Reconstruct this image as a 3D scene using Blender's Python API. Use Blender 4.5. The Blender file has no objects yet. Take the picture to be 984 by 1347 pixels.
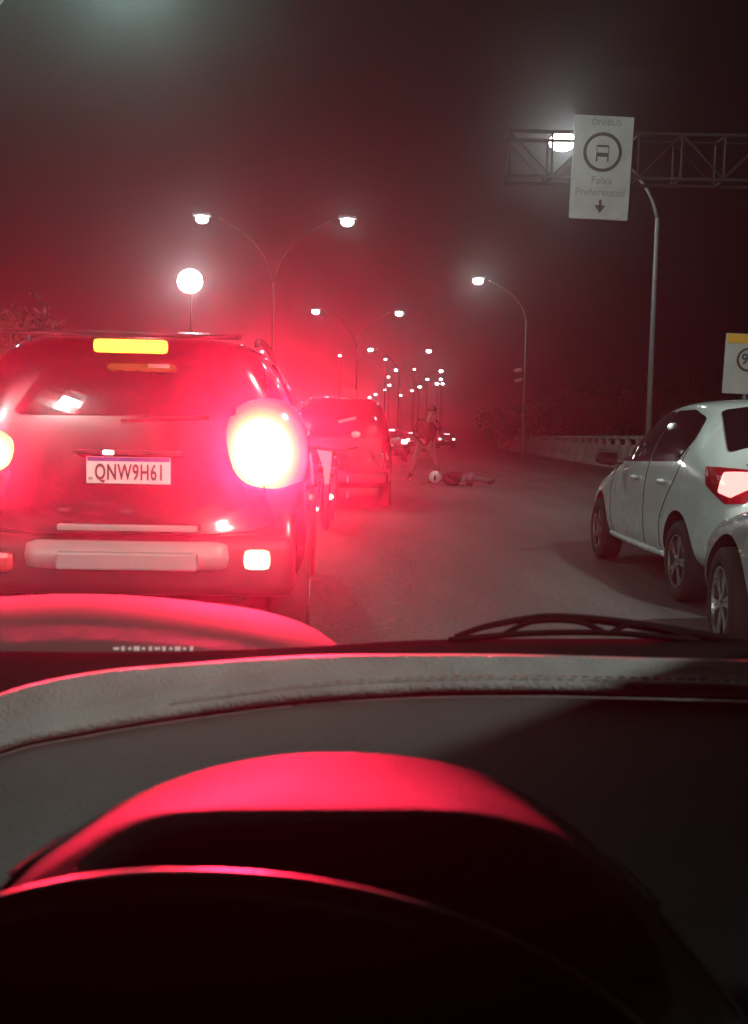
import bpy, bmesh, math, random
from mathutils import Vector, Matrix, Euler
from mathutils.bvhtree import BVHTree
random.seed(7)
R = math.radians
sc = bpy.context.scene
COL = sc.collection

# ---------------------------------------------------------------- camera
CAM_H, F_PX, CX, CY = 1.2, 1300.0, 492.0, 673.5
PITCH, ROLL = math.atan(101.5 / 1300.0), R(1.2)
cam_data = bpy.data.cameras.new('camera')
cam = bpy.data.objects.new('camera', cam_data)
COL.objects.link(cam)
cam_rot = Matrix.Rotation(math.pi / 2 - PITCH, 4, 'X') @ Matrix.Rotation(ROLL, 4, 'Z')
cam.matrix_world = Matrix.Translation((0, 0, CAM_H)) @ cam_rot
cam_data.sensor_fit = 'VERTICAL'
cam_data.sensor_height = 24
cam_data.lens = 24 * F_PX / 1347.0
cam_data.clip_start = 0.02
cam_data.clip_end = 3000
cam_data.dof.use_dof = True
cam_data.dof.focus_distance = 12.0
cam_data.dof.aperture_fstop = cam_data.lens / 3.6      # a 3.6 mm pupil, as in a phone
sc.camera = cam

# ---------------------------------------------------------------- world: night sky
world = bpy.data.worlds.new("World")
sc.world = world
world.use_nodes = True
bg = world.node_tree.nodes['Background']
bg.inputs[0].default_value = (0.35, 0.45, 0.6, 1)
bg.inputs[1].default_value = 0.0015

# ---------------------------------------------------------------- render settings, exposure
sc.view_settings.view_transform = 'Standard'
sc.view_settings.look = 'None'
sc.view_settings.exposure = 0.0
sc.view_settings.gamma = 1.0
sc.render.filter_size = 2.2
cy = sc.cycles
cy.use_denoising = True
cy.max_bounces = 5
cy.diffuse_bounces = 2
cy.glossy_bounces = 3
cy.volume_bounces = 0
cy.caustics_reflective = False
cy.caustics_refractive = False
cy.sample_clamp_indirect = 3.0
cy.use_light_tree = True
HAZE_DENSITY, HAZE_G = 0.0042, 0.9
STREET, STREET_NEAR, STREET_BACK = 30.0, 400.0, 2300.0          # emission of a street lamp glass
LAMP_R = 0.21  # lamp glass enlarged to take in the lamp's bloom

# ---------------------------------------------------------------- helpers
def ray(px, py):
    return (cam_rot.to_3x3() @ Vector(((px - CX) / F_PX, -(py - CY) / F_PX, -1))).normalized()
def P(px, py, Y):
    """World point that stands Y metres ahead and is seen where the photograph has (px, py)."""
    d = ray(px, py)
    return Vector((0, 0, CAM_H)) + d * (Y / d.y)

def tag(o, label=None, cat=None, group=None, kind=None):
    if label: o['label'] = label
    if cat: o['category'] = cat
    if group: o['group'] = group
    if kind: o['kind'] = kind
    return o
def empty(name, loc=(0, 0, 0), rz=0, **k):
    o = bpy.data.objects.new(name, None)
    COL.objects.link(o)
    o.location = loc
    o.rotation_euler = (0, 0, rz)
    return tag(o, **k)
def link(name, me, mat=None, parent=None, smooth=True, **k):
    o = bpy.data.objects.new(name, me)
    COL.objects.link(o)
    if mat is not None and not me.materials: me.materials.append(mat)
    if smooth:
        for p in me.polygons: p.use_smooth = True
    if parent: o.parent = parent
    return tag(o, **k)
def from_bm(name, bm, mat=None, parent=None, smooth=False, **k):
    bmesh.ops.recalc_face_normals(bm, faces=bm.faces[:])
    me = bpy.data.meshes.new(name)
    bm.to_mesh(me); bm.free()
    return link(name, me, mat, parent, smooth, **k)
def copy_tree(o, parent=None):
    c = o.copy(); COL.objects.link(c); c.parent = parent
    for ch in [x for x in COL.objects if x.parent == o]:
        copy_tree(ch, c)
    return c
def apply_mods(o):
    dg = bpy.context.evaluated_depsgraph_get()
    me = bpy.data.meshes.new_from_object(o.evaluated_get(dg))
    o.modifiers.clear()
    o.data = me
    return o
def add_box(bm, c, s, rot=None, bev=0.0):
    m = Matrix.Translation(c) @ (rot.to_4x4() if rot else Matrix.Identity(4)) @ Matrix.Diagonal((s[0], s[1], s[2], 1))
    r = bmesh.ops.create_cube(bm, size=1, matrix=m)
    if bev:
        es = list({e for v in r['verts'] for e in v.link_edges})
        bmesh.ops.bevel(bm, geom=es, offset=bev, segments=2, affect='EDGES', profile=0.6)
def add_tube(bm, pts, rad, seg=10, cap=True):
    pts = [Vector(p) for p in pts]
    n = len(pts)
    rs = rad if isinstance(rad, (list, tuple)) else [rad] * n
    rings, up = [], None
    for i, p in enumerate(pts):
        t = (pts[min(i + 1, n - 1)] - pts[max(i - 1, 0)]).normalized()
        if up is None: up = t.orthogonal().normalized()
        up = (up - t * up.dot(t)).normalized()
        s = t.cross(up)
        rings.append([bm.verts.new(p + (up * math.cos(a) + s * math.sin(a)) * rs[i]) for a in [2 * math.pi * k / seg for k in range(seg)]])
    for a, b in zip(rings, rings[1:]):
        for k in range(seg):
            bm.faces.new((a[k], a[(k + 1) % seg], b[(k + 1) % seg], b[k]))
    if cap:
        bm.faces.new(rings[0][::-1]); bm.faces.new(rings[-1])
def add_lathe(bm, prof, seg=32, axis='X', origin=(0, 0, 0)):
    """prof: (along, radius) pairs, spun round the axis."""
    o = Vector(origin); rings = []
    for a, r in prof:
        ring = []
        for k in range(seg):
            t = 2 * math.pi * k / seg
            v = Vector((a, r * math.cos(t), r * math.sin(t))) if axis == 'X' else (Vector((r * math.cos(t), a, r * math.sin(t))) if axis == 'Y' else Vector((r * math.cos(t), r * math.sin(t), a)))
            ring.append(bm.verts.new(o + v))
        rings.append(ring)
    for a, b in zip(rings, rings[1:]):
        for k in range(seg):
            bm.faces.new((a[k], a[(k + 1) % seg], b[(k + 1) % seg], b[k]))
    if prof[0][1] > 1e-4: bm.faces.new(rings[0][::-1])
    if prof[-1][1] > 1e-4: bm.faces.new(rings[-1])
    bmesh.ops.remove_doubles(bm, verts=bm.verts[:], dist=1e-5)
def add_ball(bm, c, r, sx=1, sy=1, sz=1, sub=2):
    bmesh.ops.create_icosphere(bm, subdivisions=sub, radius=r, matrix=Matrix.Translation(c) @ Matrix.Diagonal((sx, sy, sz, 1)))
def spline(pts, n):
    """Catmull-Rom through pts, n samples per span."""
    pts = [Vector(p) for p in pts]; out = []
    for i in range(len(pts) - 1):
        p0, p1, p2, p3 = pts[max(i - 1, 0)], pts[i], pts[i + 1], pts[min(i + 2, len(pts) - 1)]
        for k in range(n):
            t = k / n
            out.append(0.5 * ((2 * p1) + (p2 - p0) * t + (2 * p0 - 5 * p1 + 4 * p2 - p3) * t * t + (3 * p1 - p0 - 3 * p2 + p3) * t ** 3))
    out.append(pts[-1])
    return out
def interp(xs, ys, x):
    if x <= xs[0]: return ys[0]
    for i in range(len(xs) - 1):
        if x <= xs[i + 1]:
            t = (x - xs[i]) / (xs[i + 1] - xs[i])
            return ys[i] + (ys[i + 1] - ys[i]) * t
    return ys[-1]

# ---------------------------------------------------------------- materials
def mat(name, col, rough=0.5, metal=0.0, coat=0.0, var=0.0, scale=8.0, bump=0.0, bscale=60.0, ior=1.5, trans=0.0, spec=0.5):
    m = bpy.data.materials.new(name); m.use_nodes = True
    nt = m.node_tree; b = nt.nodes['Principled BSDF']
    b.inputs['Base Color'].default_value = (*col, 1)
    b.inputs['Roughness'].default_value = rough
    b.inputs['Metallic'].default_value = metal
    b.inputs['Coat Weight'].default_value = coat
    b.inputs['Coat Roughness'].default_value = 0.05
    b.inputs['Specular IOR Level'].default_value = spec
    b.inputs['IOR'].default_value = ior
    b.inputs['Transmission Weight'].default_value = trans
    tc = nt.nodes.new('ShaderNodeTexCoord')
    if var:
        n = nt.nodes.new('ShaderNodeTexNoise'); n.inputs['Scale'].default_value = scale; n.inputs['Detail'].default_value = 6
        nt.links.new(tc.outputs['Object'], n.inputs['Vector'])
        mr = nt.nodes.new('ShaderNodeMapRange')
        mr.inputs[1].default_value = 0.3; mr.inputs[2].default_value = 0.7
        mr.inputs[3].default_value = 1 - var; mr.inputs[4].default_value = 1 + var
        nt.links.new(n.outputs['Fac'], mr.inputs[0])
        mx = nt.nodes.new('ShaderNodeVectorMath'); mx.operation = 'SCALE'
        mx.inputs[0].default_value = col
        nt.links.new(mr.outputs[0], mx.inputs['Scale'])
        nt.links.new(mx.outputs[0], b.inputs['Base Color'])
        mr2 = nt.nodes.new('ShaderNodeMapRange')
        mr2.inputs[3].default_value = max(0.02, rough - 0.1); mr2.inputs[4].default_value = min(1, rough + 0.12)
        nt.links.new(n.outputs['Fac'], mr2.inputs[0])
        nt.links.new(mr2.outputs[0], b.inputs['Roughness'])
    if bump:
        n2 = nt.nodes.new('ShaderNodeTexNoise'); n2.inputs['Scale'].default_value = bscale; n2.inputs['Detail'].default_value = 4
        nt.links.new(tc.outputs['Object'], n2.inputs['Vector'])
        bp = nt.nodes.new('ShaderNodeBump'); bp.inputs['Strength'].default_value = bump; bp.inputs['Distance'].default_value = 0.01
        nt.links.new(n2.outputs['Fac'], bp.inputs['Height'])
        nt.links.new(bp.outputs[0], b.inputs['Normal'])
    return m
def dusty(m, amount=0.35):
    nt = m.node_tree; b = nt.nodes['Principled BSDF']; L = nt.links.new
    tc = nt.nodes.new('ShaderNodeTexCoord')
    v = nt.nodes.new('ShaderNodeTexVoronoi'); v.inputs['Scale'].default_value = 130; L(tc.outputs['Object'], v.inputs['Vector'])
    r1 = nt.nodes.new('ShaderNodeMapRange'); r1.inputs[1].default_value = 0.02; r1.inputs[2].default_value = 0.16; r1.inputs[3].default_value = amount; r1.inputs[4].default_value = 0
    L(v.outputs['Distance'], r1.inputs[0])
    n = nt.nodes.new('ShaderNodeTexNoise'); n.inputs['Scale'].default_value = 5; n.inputs['Detail'].default_value = 5; L(tc.outputs['Object'], n.inputs['Vector'])
    r2 = nt.nodes.new('ShaderNodeMapRange'); r2.inputs[1].default_value = 0.45; r2.inputs[2].default_value = 0.7; r2.inputs[3].default_value = 0.04; r2.inputs[4].default_value = 1
    L(n.outputs['Fac'], r2.inputs[0])
    mu = nt.nodes.new('ShaderNodeMath'); mu.operation = 'MULTIPLY'; L(r1.outputs[0], mu.inputs[0]); L(r2.outputs[0], mu.inputs[1])
    mx = nt.nodes.new('ShaderNodeMix'); mx.data_type = 'RGBA'; mx.inputs[7].default_value = (0.4, 0.38, 0.34, 1)
    L(mu.outputs[0], mx.inputs[0])
    src = b.inputs['Base Color'].links[0].from_socket; L(src, mx.inputs[6]); L(mx.outputs[2], b.inputs['Base Color'])
    return m
def glow(name, col, strength, base=(0.5, 0.05, 0.05)):
    m = bpy.data.materials.new(name); m.use_nodes = True
    b = m.node_tree.nodes['Principled BSDF']
    b.inputs['Base Color'].default_value = (*base, 1)
    b.inputs['Roughness'].default_value = 0.2
    b.inputs['Emission Color'].default_value = (*col, 1)
    b.inputs['Emission Strength'].default_value = strength
    return m
def asphalt():
    m = bpy.data.materials.new('asphalt'); m.use_nodes = True
    nt = m.node_tree; b = nt.nodes['Principled BSDF']; L = nt.links.new
    tc = nt.nodes.new('ShaderNodeTexCoord')
    mp = nt.nodes.new('ShaderNodeMapping'); mp.inputs['Scale'].default_value = (0.6, 0.09, 1)
    L(tc.outputs['Object'], mp.inputs[0])
    n1 = nt.nodes.new('ShaderNodeTexNoise'); n1.inputs['Scale'].default_value = 1.1; n1.inputs['Detail'].default_value = 8; n1.inputs['Roughness'].default_value = 0.65
    L(mp.outputs[0], n1.inputs['Vector'])
    n2 = nt.nodes.new('ShaderNodeTexNoise'); n2.inputs['Scale'].default_value = 28; n2.inputs['Detail'].default_value = 6
    L(tc.outputs['Object'], n2.inputs['Vector'])
    r = nt.nodes.new('ShaderNodeValToRGB')
    r.color_ramp.elements[0].position = 0.36; r.color_ramp.elements[0].color = (0.05, 0.047, 0.045, 1)
    r.color_ramp.elements[1].position = 0.62; r.color_ramp.elements[1].color = (0.125, 0.118, 0.112, 1)
    L(n1.outputs['Fac'], r.inputs[0])
    mx = nt.nodes.new('ShaderNodeMix'); mx.data_type = 'RGBA'; mx.blend_type = 'MULTIPLY'; mx.inputs[0].default_value = 0.7
    g = nt.nodes.new('ShaderNodeMapRange'); g.inputs[1].default_value = 0.3; g.inputs[2].default_value = 0.7; g.inputs[3].default_value = 0.5; g.inputs[4].default_value = 1.5
    L(n2.outputs['Fac'], g.inputs[0])
    L(r.outputs[0], mx.inputs[6]); L(g.outputs[0], mx.inputs[7])
    L(mx.outputs[2], b.inputs['Base Color'])
    b.inputs['Roughness'].default_value = 0.62
    bp = nt.nodes.new('ShaderNodeBump'); bp.inputs['Strength'].default_value = 0.6; bp.inputs['Distance'].default_value = 0.015
    L(n2.outputs['Fac'], bp.inputs['Height']); L(bp.outputs[0], b.inputs['Normal'])
    return m

M = dict(
    asphalt=asphalt(),
    earth=mat('earth', (0.05, 0.045, 0.03), 0.95, var=0.5, scale=0.6, bump=0.6, bscale=6),
    concrete=mat('concrete', (0.5, 0.46, 0.42), 0.85, var=0.3, scale=1.2, bump=0.3, bscale=25),
    galv=mat('galvanised_steel', (0.2, 0.2, 0.2), 0.6, 0.2, var=0.2, scale=3),
    darksteel=mat('dark_steel', (0.05, 0.05, 0.055), 0.5, 0.5, var=0.2),
    truss=mat('weathered_truss_steel', (0.018, 0.018, 0.018), 0.7, 0.1, var=0.4, scale=2),
    signwhite=mat('sign_white', (0.5, 0.475, 0.44), 0.5, var=0.12, scale=2.5),
    signink=mat('sign_ink', (0.05, 0.045, 0.045), 0.6),
    signfaded=mat('faded_sign_ink', (0.25, 0.235, 0.2), 0.6),
    signyellow=mat('sign_yellow', (0.85, 0.42, 0.03), 0.5),
    whitepaint=mat('white_car_paint', (0.72, 0.77, 0.75), 0.25, coat=0.8, var=0.03, scale=2),
    silverpaint=mat('silver_car_paint', (0.5, 0.5, 0.49), 0.28, 0.3, coat=0.8, var=0.05, scale=3),
    blackpaint=mat('black_car_paint', (0.008, 0.008, 0.009), 0.16, coat=0.7, var=0.1, scale=3),
    darkpaint=mat('dark_grey_car_paint', (0.02, 0.018, 0.02), 0.25, coat=0.7),
    plastic=mat('black_plastic', (0.016, 0.016, 0.017), 0.5, bump=0.1, bscale=300),
    rubber=mat('rubber', (0.018, 0.017, 0.016), 0.8, bump=0.2, bscale=80),
    alloy=mat('alloy_wheel', (0.5, 0.49, 0.47), 0.25, 0.9, var=0.1, scale=10),
    glass=mat('dark_car_glass', (0.008, 0.008, 0.01), 0.06),
    liner=mat('wheel_arch_liner', (0.01, 0.01, 0.01), 0.9),
    gap=mat('panel_gap', (0.008, 0.008, 0.008), 0.8),
    thread=mat('grey_thread', (0.16, 0.155, 0.145), 0.9, var=0.4, scale=30),
    insert=mat('satin_silver_bumper', (0.27, 0.26, 0.25), 0.4, 0.1, var=0.06, scale=5),
    redlens=mat('red_lens', (0.45, 0.01, 0.02), 0.12, coat=1.0),
    clearlens=mat('clear_lens', (0.6, 0.6, 0.58), 0.15, coat=1.0),
    plate=mat('plate_white', (0.7, 0.68, 0.64), 0.45, var=0.06, scale=12),
    ink=mat('plate_ink', (0.02, 0.02, 0.025), 0.5),
    platebar=mat('plate_blue', (0.03, 0.06, 0.3), 0.5),
    skin=mat('skin', (0.36, 0.2, 0.13), 0.6),
    jacket=mat('dark_jacket', (0.012, 0.012, 0.015), 0.8, bump=0.3, bscale=20),
    khaki=mat('pale_trousers', (0.14, 0.12, 0.11), 0.85, bump=0.3, bscale=20),
    jeans=mat('faded_jeans', (0.16, 0.16, 0.19), 0.85, bump=0.3, bscale=20),
    boot=mat('black_boot', (0.012, 0.011, 0.011), 0.45),
    helmet=mat('white_helmet', (0.8, 0.8, 0.78), 0.2, coat=1.0),
    visor=mat('black_visor', (0.01, 0.01, 0.012), 0.08),
    bark=mat('bark', (0.06, 0.045, 0.035), 0.9, bump=0.5, bscale=12),
    leaf=mat('leaf', (0.04, 0.055, 0.025), 0.6, var=0.45, scale=0.7),
    leafdry=mat('dry_leaf', (0.055, 0.05, 0.025), 0.65, var=0.25, scale=0.7),
    dash=mat('dashboard_vinyl', (0.036, 0.038, 0.035), 0.6, spec=0.2, var=0.22, scale=6, bump=0.35, bscale=330),
    cowl=mat('cowl_vinyl', (0.013, 0.0145, 0.0135), 0.68, spec=0.12, var=0.15, scale=7, bump=0.25, bscale=330),
    ledge=mat('pale_ledge_vinyl', (0.14, 0.14, 0.13), 0.6, spec=0.25, var=0.2, scale=10, bump=0.5, bscale=240),
    softblack=mat('soft_black_trim', (0.006, 0.006, 0.006), 0.9, spec=0.0),
    gloss=mat('gloss_black_rim', (0.012, 0.012, 0.012), 0.4, spec=0.2),
    bonnet=mat('bonnet_paint', (0.028, 0.028, 0.028), 0.8, 0.0, coat=0.0, spec=0.1, var=0.06, scale=6),
    lamp=glow('street_lamp_glass', (0.9, 1.0, 0.97), STREET, (0.8, 0.8, 0.8)),
    lampmid=glow('edge_street_lamp_glass', (0.88, 1.0, 0.97), 100.0, (0.8, 0.8, 0.8)),
    lampnear=glow('near_street_lamp_glass', (0.62, 1.0, 0.9), STREET_NEAR, (0.8, 0.8, 0.8)),
    lampback=glow('rear_street_lamp_glass', (0.9, 1.0, 0.93), STREET_BACK, (0.8, 0.8, 0.8)),
    polepaint=mat('dull_pole_paint', (0.035, 0.035, 0.035), 0.6, 0.1, var=0.3, scale=3),
    lampfar=glow('distant_lamp_glass', (1.0, 0.93, 0.92), 22.0, (0.8, 0.8, 0.8)),
    brake=glow('brake_lamp_lens', (1.0, 0.07, 0.03), 160.0),
    brakedim=glow('side_brake_lamp_lens', (1.0, 0.07, 0.03), 60.0),
    highbrake=glow('high_brake_lamp_lens', (1.0, 0.33, 0.03), 4.5),
    foglit=glow('lit_bumper_lamp', (1.0, 0.72, 0.42), 3.0, (0.8, 0.7, 0.6)),
    reflector_glow=glow('glowing_reflector', (1.0, 0.05, 0.05), 0.15),  # glows by itself; returned light put into its emission
    whitebrake=glow('lit_tail_lamp', (1.0, 0.42, 0.38), 1.7),
    fartail=glow('distant_tail_lamp', (1.0, 0.5, 0.5), 6.0),
    headlit=glow('lit_headlamp', (1.0, 0.95, 0.85), 160.0, (0.8, 0.8, 0.8)),
)

def bloom_lens(name, centre, rx, rz, power):
    """A tail lamp lens with bulb and bloom painted into its emission: hottest mid-lens, red at the rim."""
    m = glow(name, (1, .1, .05), power); nt = m.node_tree; b = nt.nodes['Principled BSDF']; L = nt.links.new
    tc = nt.nodes.new('ShaderNodeTexCoord'); mp = nt.nodes.new('ShaderNodeMapping')
    mp.vector_type = 'POINT'; mp.inputs['Scale'].default_value = (1 / rx, 0, 1 / rz); mp.inputs['Location'].default_value = (-centre[0] / rx, 0, -centre[1] / rz)
    ln = nt.nodes.new('ShaderNodeVectorMath'); ln.operation = 'LENGTH'
    L(tc.outputs['Object'], mp.inputs[0]); L(mp.outputs[0], ln.inputs[0])
    rp = nt.nodes.new('ShaderNodeValToRGB'); e = rp.color_ramp.elements  # ramp puts the lamp's bloom into the emission colour
    e[0].position = 0; e[0].color = (1, .9, .6, 1); e[1].position = 1; e[1].color = (.25, .012, .012, 1)
    for p_, c_ in ((.5, (.8, .58, .24, 1)), (.68, (.6, .24, .045, 1)), (.85, (.42, .07, .02, 1))):
        k = e.new(p_); k.color = c_
    L(ln.outputs['Value'], rp.inputs[0]); L(rp.outputs[0], b.inputs['Emission Color'])
    return m
for k_ in ('dash', 'cowl', 'ledge'): dusty(M[k_])
# ---------------------------------------------------------------- setting: ground, road, verge
def sheet(name, pts, z, m, kind='structure'):
    bm = bmesh.new()
    bm.faces.new([bm.verts.new((x, y, z)) for x, y in pts])
    return from_bm(name, bm, m, kind=kind)
sheet('ground', [(-700, -120), (700, -120), (700, 900), (-700, 900)], -0.16, M['earth'])
RB = [(-60, 7.6), (-5, 8.8), (46, 10.5), (106, 13.6), (170, 21), (260, 38), (420, 84)]     # right barrier: (Y, X)
LB = [(-60, -14.7), (11, -7.4), (41.6, -4.3), (72, -1.2), (102, 2.0), (133, 6.2), (190, 16), (280, 37), (420, 77)]
def rbx(y): return interp([p[0] for p in RB], [p[1] for p in RB], y)
def lbx(y): return interp([p[0] for p in LB], [p[1] for p in LB], y)
ys = [-60 + 8 * i for i in range(60)]
def strip(name, f0, f1, z, m, kind='structure', ys=ys):
    bm = bmesh.new(); prev = None
    for y in ys:
        a, b = bm.verts.new((f0(y), y, z)), bm.verts.new((f1(y), y, z))
        if prev: bm.faces.new((prev[0], prev[1], b, a))
        prev = (a, b)
    return from_bm(name, bm, m, kind=kind)
strip('road', lambda y: lbx(y) + 0.1, lambda y: rbx(y) + 0.1, 0.0, M['asphalt'])
strip('opposite_road', lambda y: lbx(y) - 16, lambda y: lbx(y) - 0.1, -0.01, M['asphalt'])
M['line'] = mat('worn_line_paint', (0.17, 0.165, 0.155), 0.7, var=0.4, scale=5)
strip('edge_line_marking', lambda y: rbx(y) - 0.75, lambda y: rbx(y) - 0.62, 0.005, M['line'])
# transverse deck joint that shows as a faint line across the lanes
sheet('road_joint_strip', [(-5.5, 17.7), (9.2, 17.4), (9.2, 17.52), (-5.5, 17.82)], 0.004, mat('tar_joint', (0.12, 0.115, 0.11), 0.7, var=0.4, scale=4))

# right-hand concrete parapet: cast segments with gaps, posts and a top rail
def parapet(fx, y0, y1, side, label, rail=True, seglen=4.0):
    root = empty('concrete_barrier', (0, 0, 0), label=label, cat='barrier')
    prof = [(0, 0), (-0.22, 0), (-0.2, 0.08), (-0.06, 0.33), (0.0, 1.0), (0.22, 1.0), (0.28, 0)]
    y = y0
    while y < y1:
        yb = y + seglen - 0.03
        bm = bmesh.new(); rings = []
        for yy in (y, yb):
            rings.append([bm.verts.new((fx(yy) + side * px_, yy, z)) for px_, z in prof])
        n = len(prof)
        for k in range(n): bm.faces.new((rings[0][k], rings[0][(k + 1) % n], rings[1][(k + 1) % n], rings[1][k]))
        bm.faces.new(rings[0]); bm.faces.new(rings[1][::-1])
        from_bm('concrete_segment', bm, M['concrete'], root)
        if rail:
            for q in (0.25, 0.75):
                yy = y + seglen * q
                bm = bmesh.new(); add_box(bm, (fx(yy) + side * 0.11, yy, 1.12), (0.16, 0.35, 0.24))
                from_bm('rail_post', bm, M['concrete'], root)
        y += seglen
    if rail:
        bm = bmesh.new(); yy = y0; pts = []
        while yy <= y1: pts.append(yy); yy += seglen
        prev = None
        for yy in pts:
            r_ = [bm.verts.new((fx(yy) + side * a, yy, z)) for a, z in ((0.0, 1.24), (0.22, 1.24), (0.22, 1.38), (0.0, 1.38))]
            if prev:
                for k in range(4): bm.faces.new((prev[k], prev[(k + 1) % 4], r_[(k + 1) % 4], r_[k]))
            prev = r_
        from_bm('top_rail', bm, M['concrete'], root)
    return root
parapet(rbx, 4, 180, 1, 'pale concrete parapet with posts and top rail along the road edge')
parapet(lbx, 4, 140, -1, 'low concrete median barrier behind the black SUV', rail=False)

# ---------------------------------------------------------------- street lamps
def lamp_head(parent, p, direction, matname='lamp', r=LAMP_R):
    d = Vector(direction).normalized()
    bm = bmesh.new()
    ang = math.atan2(d.y, d.x)
    rot = Matrix.Rotation(ang, 3, 'Z')
    add_box(bm, p + Vector((0, 0, 0.1)), (0.75, 0.34, 0.12), rot, 0.04)
    h = from_bm('lamp_head', bm, M['galv'], parent)
    bm = bmesh.new(); add_ball(bm, p - Vector((0, 0, r * 0.35)), r, 1.25, 1.25, 0.8, 3)
    g = from_bm('lamp_glass', bm, M[matname], h, smooth=True)
    return h
def street_lamp(X, Y, label, arms, H=10.0, base_h=0.0, group=None, ppole=0.09, mglass='lamp', matpole='galv', r=LAMP_R, name='street_lamp', cut=2.6):
    root = empty(name, (X, Y, base_h), label=label, cat='street lamp', group=group)
    hp = H - base_h - cut
    bm = bmesh.new()
    add_tube(bm, [(0, 0, 0), (0, 0, hp * 0.5), (0, 0, hp)], [ppole, ppole * 0.85, ppole * 0.65], 12)
    from_bm('pole', bm, M[matpole], root, smooth=True)
    for ax, ay in arms:
        L = math.hypot(ax, ay); u = Vector((ax / L, ay / L, 0))
        pts = spline([Vector((0, 0, hp)), u * (0.1 * L) + Vector((0, 0, hp + cut * 0.33)), u * (0.36 * L) + Vector((0, 0, hp + cut * 0.7)), u * (L * 0.78) + Vector((0, 0, hp + cut))], 6)
        bm = bmesh.new(); add_tube(bm, pts, [ppole * 0.62 - (ppole * 0.25) * k / len(pts) for k in range(len(pts))], 10)
        from_bm('lamp_arm', bm, M[matpole], root, smooth=True)
        lamp_head(root, u * L + Vector((0, 0, hp + cut)), u, mglass, r)
    return root
GD, GR = 'double-armed lamps along the median', 'single-armed lamps along the right road edge'
street_lamp(-4.35, 41.6, 'tall double-armed street lamp above the right end of the black SUV roof', [(-3, 0), (3, 0)], group=GD, matpole='polepaint')
street_lamp(P(469, 470, 72).x, 72, 'double-armed street lamp with small white board on its pole', [(-3, 0), (3, 0)], group=GD, matpole='polepaint')
street_lamp(2.3, 103, 'double-armed street lamp above the dark van, third along the median', [(-3, 0), (3, 0)], group=GD, matpole='polepaint', ppole=.1)
street_lamp(5.6, 134, 'small double-armed street lamp just above the standing man, fourth along the median', [(-3, 0), (3, 0)], group=GD, matpole='polepaint', ppole=.1)
street_lamp(-7.75, 18.6, 'double-armed street lamp just ahead of the black SUV, its heads above the frame', [(-3, 0), (3, 0)], group=GD, mglass='lampnear')
street_lamp(-10.6, -20, 'double-armed street lamp behind the camera', [(-3, 0), (3, 0)], group=GD, mglass='lampback')
street_lamp(P(860, 400, 29.3).x, 29.3, 'tall curved street lamp beside the hanging white bus lane sign', [(P(740, 182, 29.3).x - P(860, 400, 29.3).x, 0)], group=GR, cut=2.2, r=0.3, H=9.85, mglass='lampmid')
street_lamp(P(690, 500, 56.4).x, 56.4, 'curved street lamp rising behind the parapet with two cameras on its pole', [(P(629, 369, 56.4).x - P(690, 500, 56.4).x, 0)], group=GR, cut=2.2, mglass='lampmid')
street_lamp(8.6, -3.0, 'curved street lamp beside the white cars, out of frame', [(-2.9, 0)], group=GR, mglass='lampback')
street_lamp(7.9, -26, 'curved street lamp at the right edge behind the camera', [(-2.9, 0)], group=GR, mglass='lampback')
# big floodlight above the SUV roof
fp = P(250, 370, 40)
fl = empty('floodlight_mast', (fp.x, 40, 0), label='very bright floodlight shining above the brake bar of the black SUV', cat='floodlight')
bm = bmesh.new(); add_tube(bm, [(0, 0.3, 0), (0, 0.3, fp.z - 0.1)], [0.05, 0.035], 10); from_bm('mast', bm, M['softblack'], fl, smooth=True)
bm = bmesh.new(); add_box(bm, (0, 0.14, fp.z), (0.6, 0.2, 0.5), None, 0.03); hs = from_bm('housing', bm, M['darksteel'], fl)
M['flood'] = glow('floodlight_glass', (1.0, 0.93, 0.97), 55.0, (.8, .8, .8))
bm = bmesh.new(); add_ball(bm, (0, -0.02, fp.z), 0.5, 1, 0.3, 0.95, 3); from_bm('flood_glass', bm, M['flood'], hs, smooth=True)  # glass enlarged to stand for the flare as well

# distant lamps (read off the photograph, all about 9 m tall)
dl = [(507, 473), (511, 496), (512, 507), (506, 513), (486, 523), (494, 519), (484, 534), (410, 525), (420, 529), (430, 523), (435, 533), (545, 486),
      (562, 499), (552, 509), (542, 514), (527, 520), (580, 499), (575, 505), (582, 505), (447, 468), (375, 512), (383, 524), (338, 468), (345, 463), (318, 455)]
dlab = ['topmost tiny distant lamp, between the second and third double-armed lamps', 'distant lamp high in the dotted column left of the standing man', 'second distant lamp down the dotted column left of the standing man',
 'third distant lamp down the column left of the standing man', 'distant lamp low over the right roof corner of the van', 'distant lamp just above the lower one at the van roof corner', 'lowest distant lamp beside the right roof corner of the van',
 'distant lamp at the left end of the row over the van roof', 'second distant lamp from the left over the van roof', 'upper distant lamp of the close pair over the middle of the van roof', 'lower distant lamp of the close pair over the middle of the van roof',
 'distant lamp above the head of the standing man, left of two brighter lamps', 'distant lamp right under the lowest bright median lamp', 'distant lamp under the bright median lamps, second below them', 'largest distant lamp straight above the left shoulder of the standing man',
 'low distant lamp left of the standing man and above the queued cars', 'top lamp of the cluster of three right of the standing man', 'left lamp of the cluster of three right of the standing man', 'lower right lamp of the cluster of three right of the standing man',
 'distant lamp left of the pole of the second double-armed lamp', 'distant lamp just right of the black SUV above its brake lamp', 'distant lamp beside the upper right pillar of the black SUV', 'lower of two distant lamps by the SUV roof corner',
 'upper of two distant lamps by the SUV roof corner', 'distant lamp showing at the right end of the SUV roofline']
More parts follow.
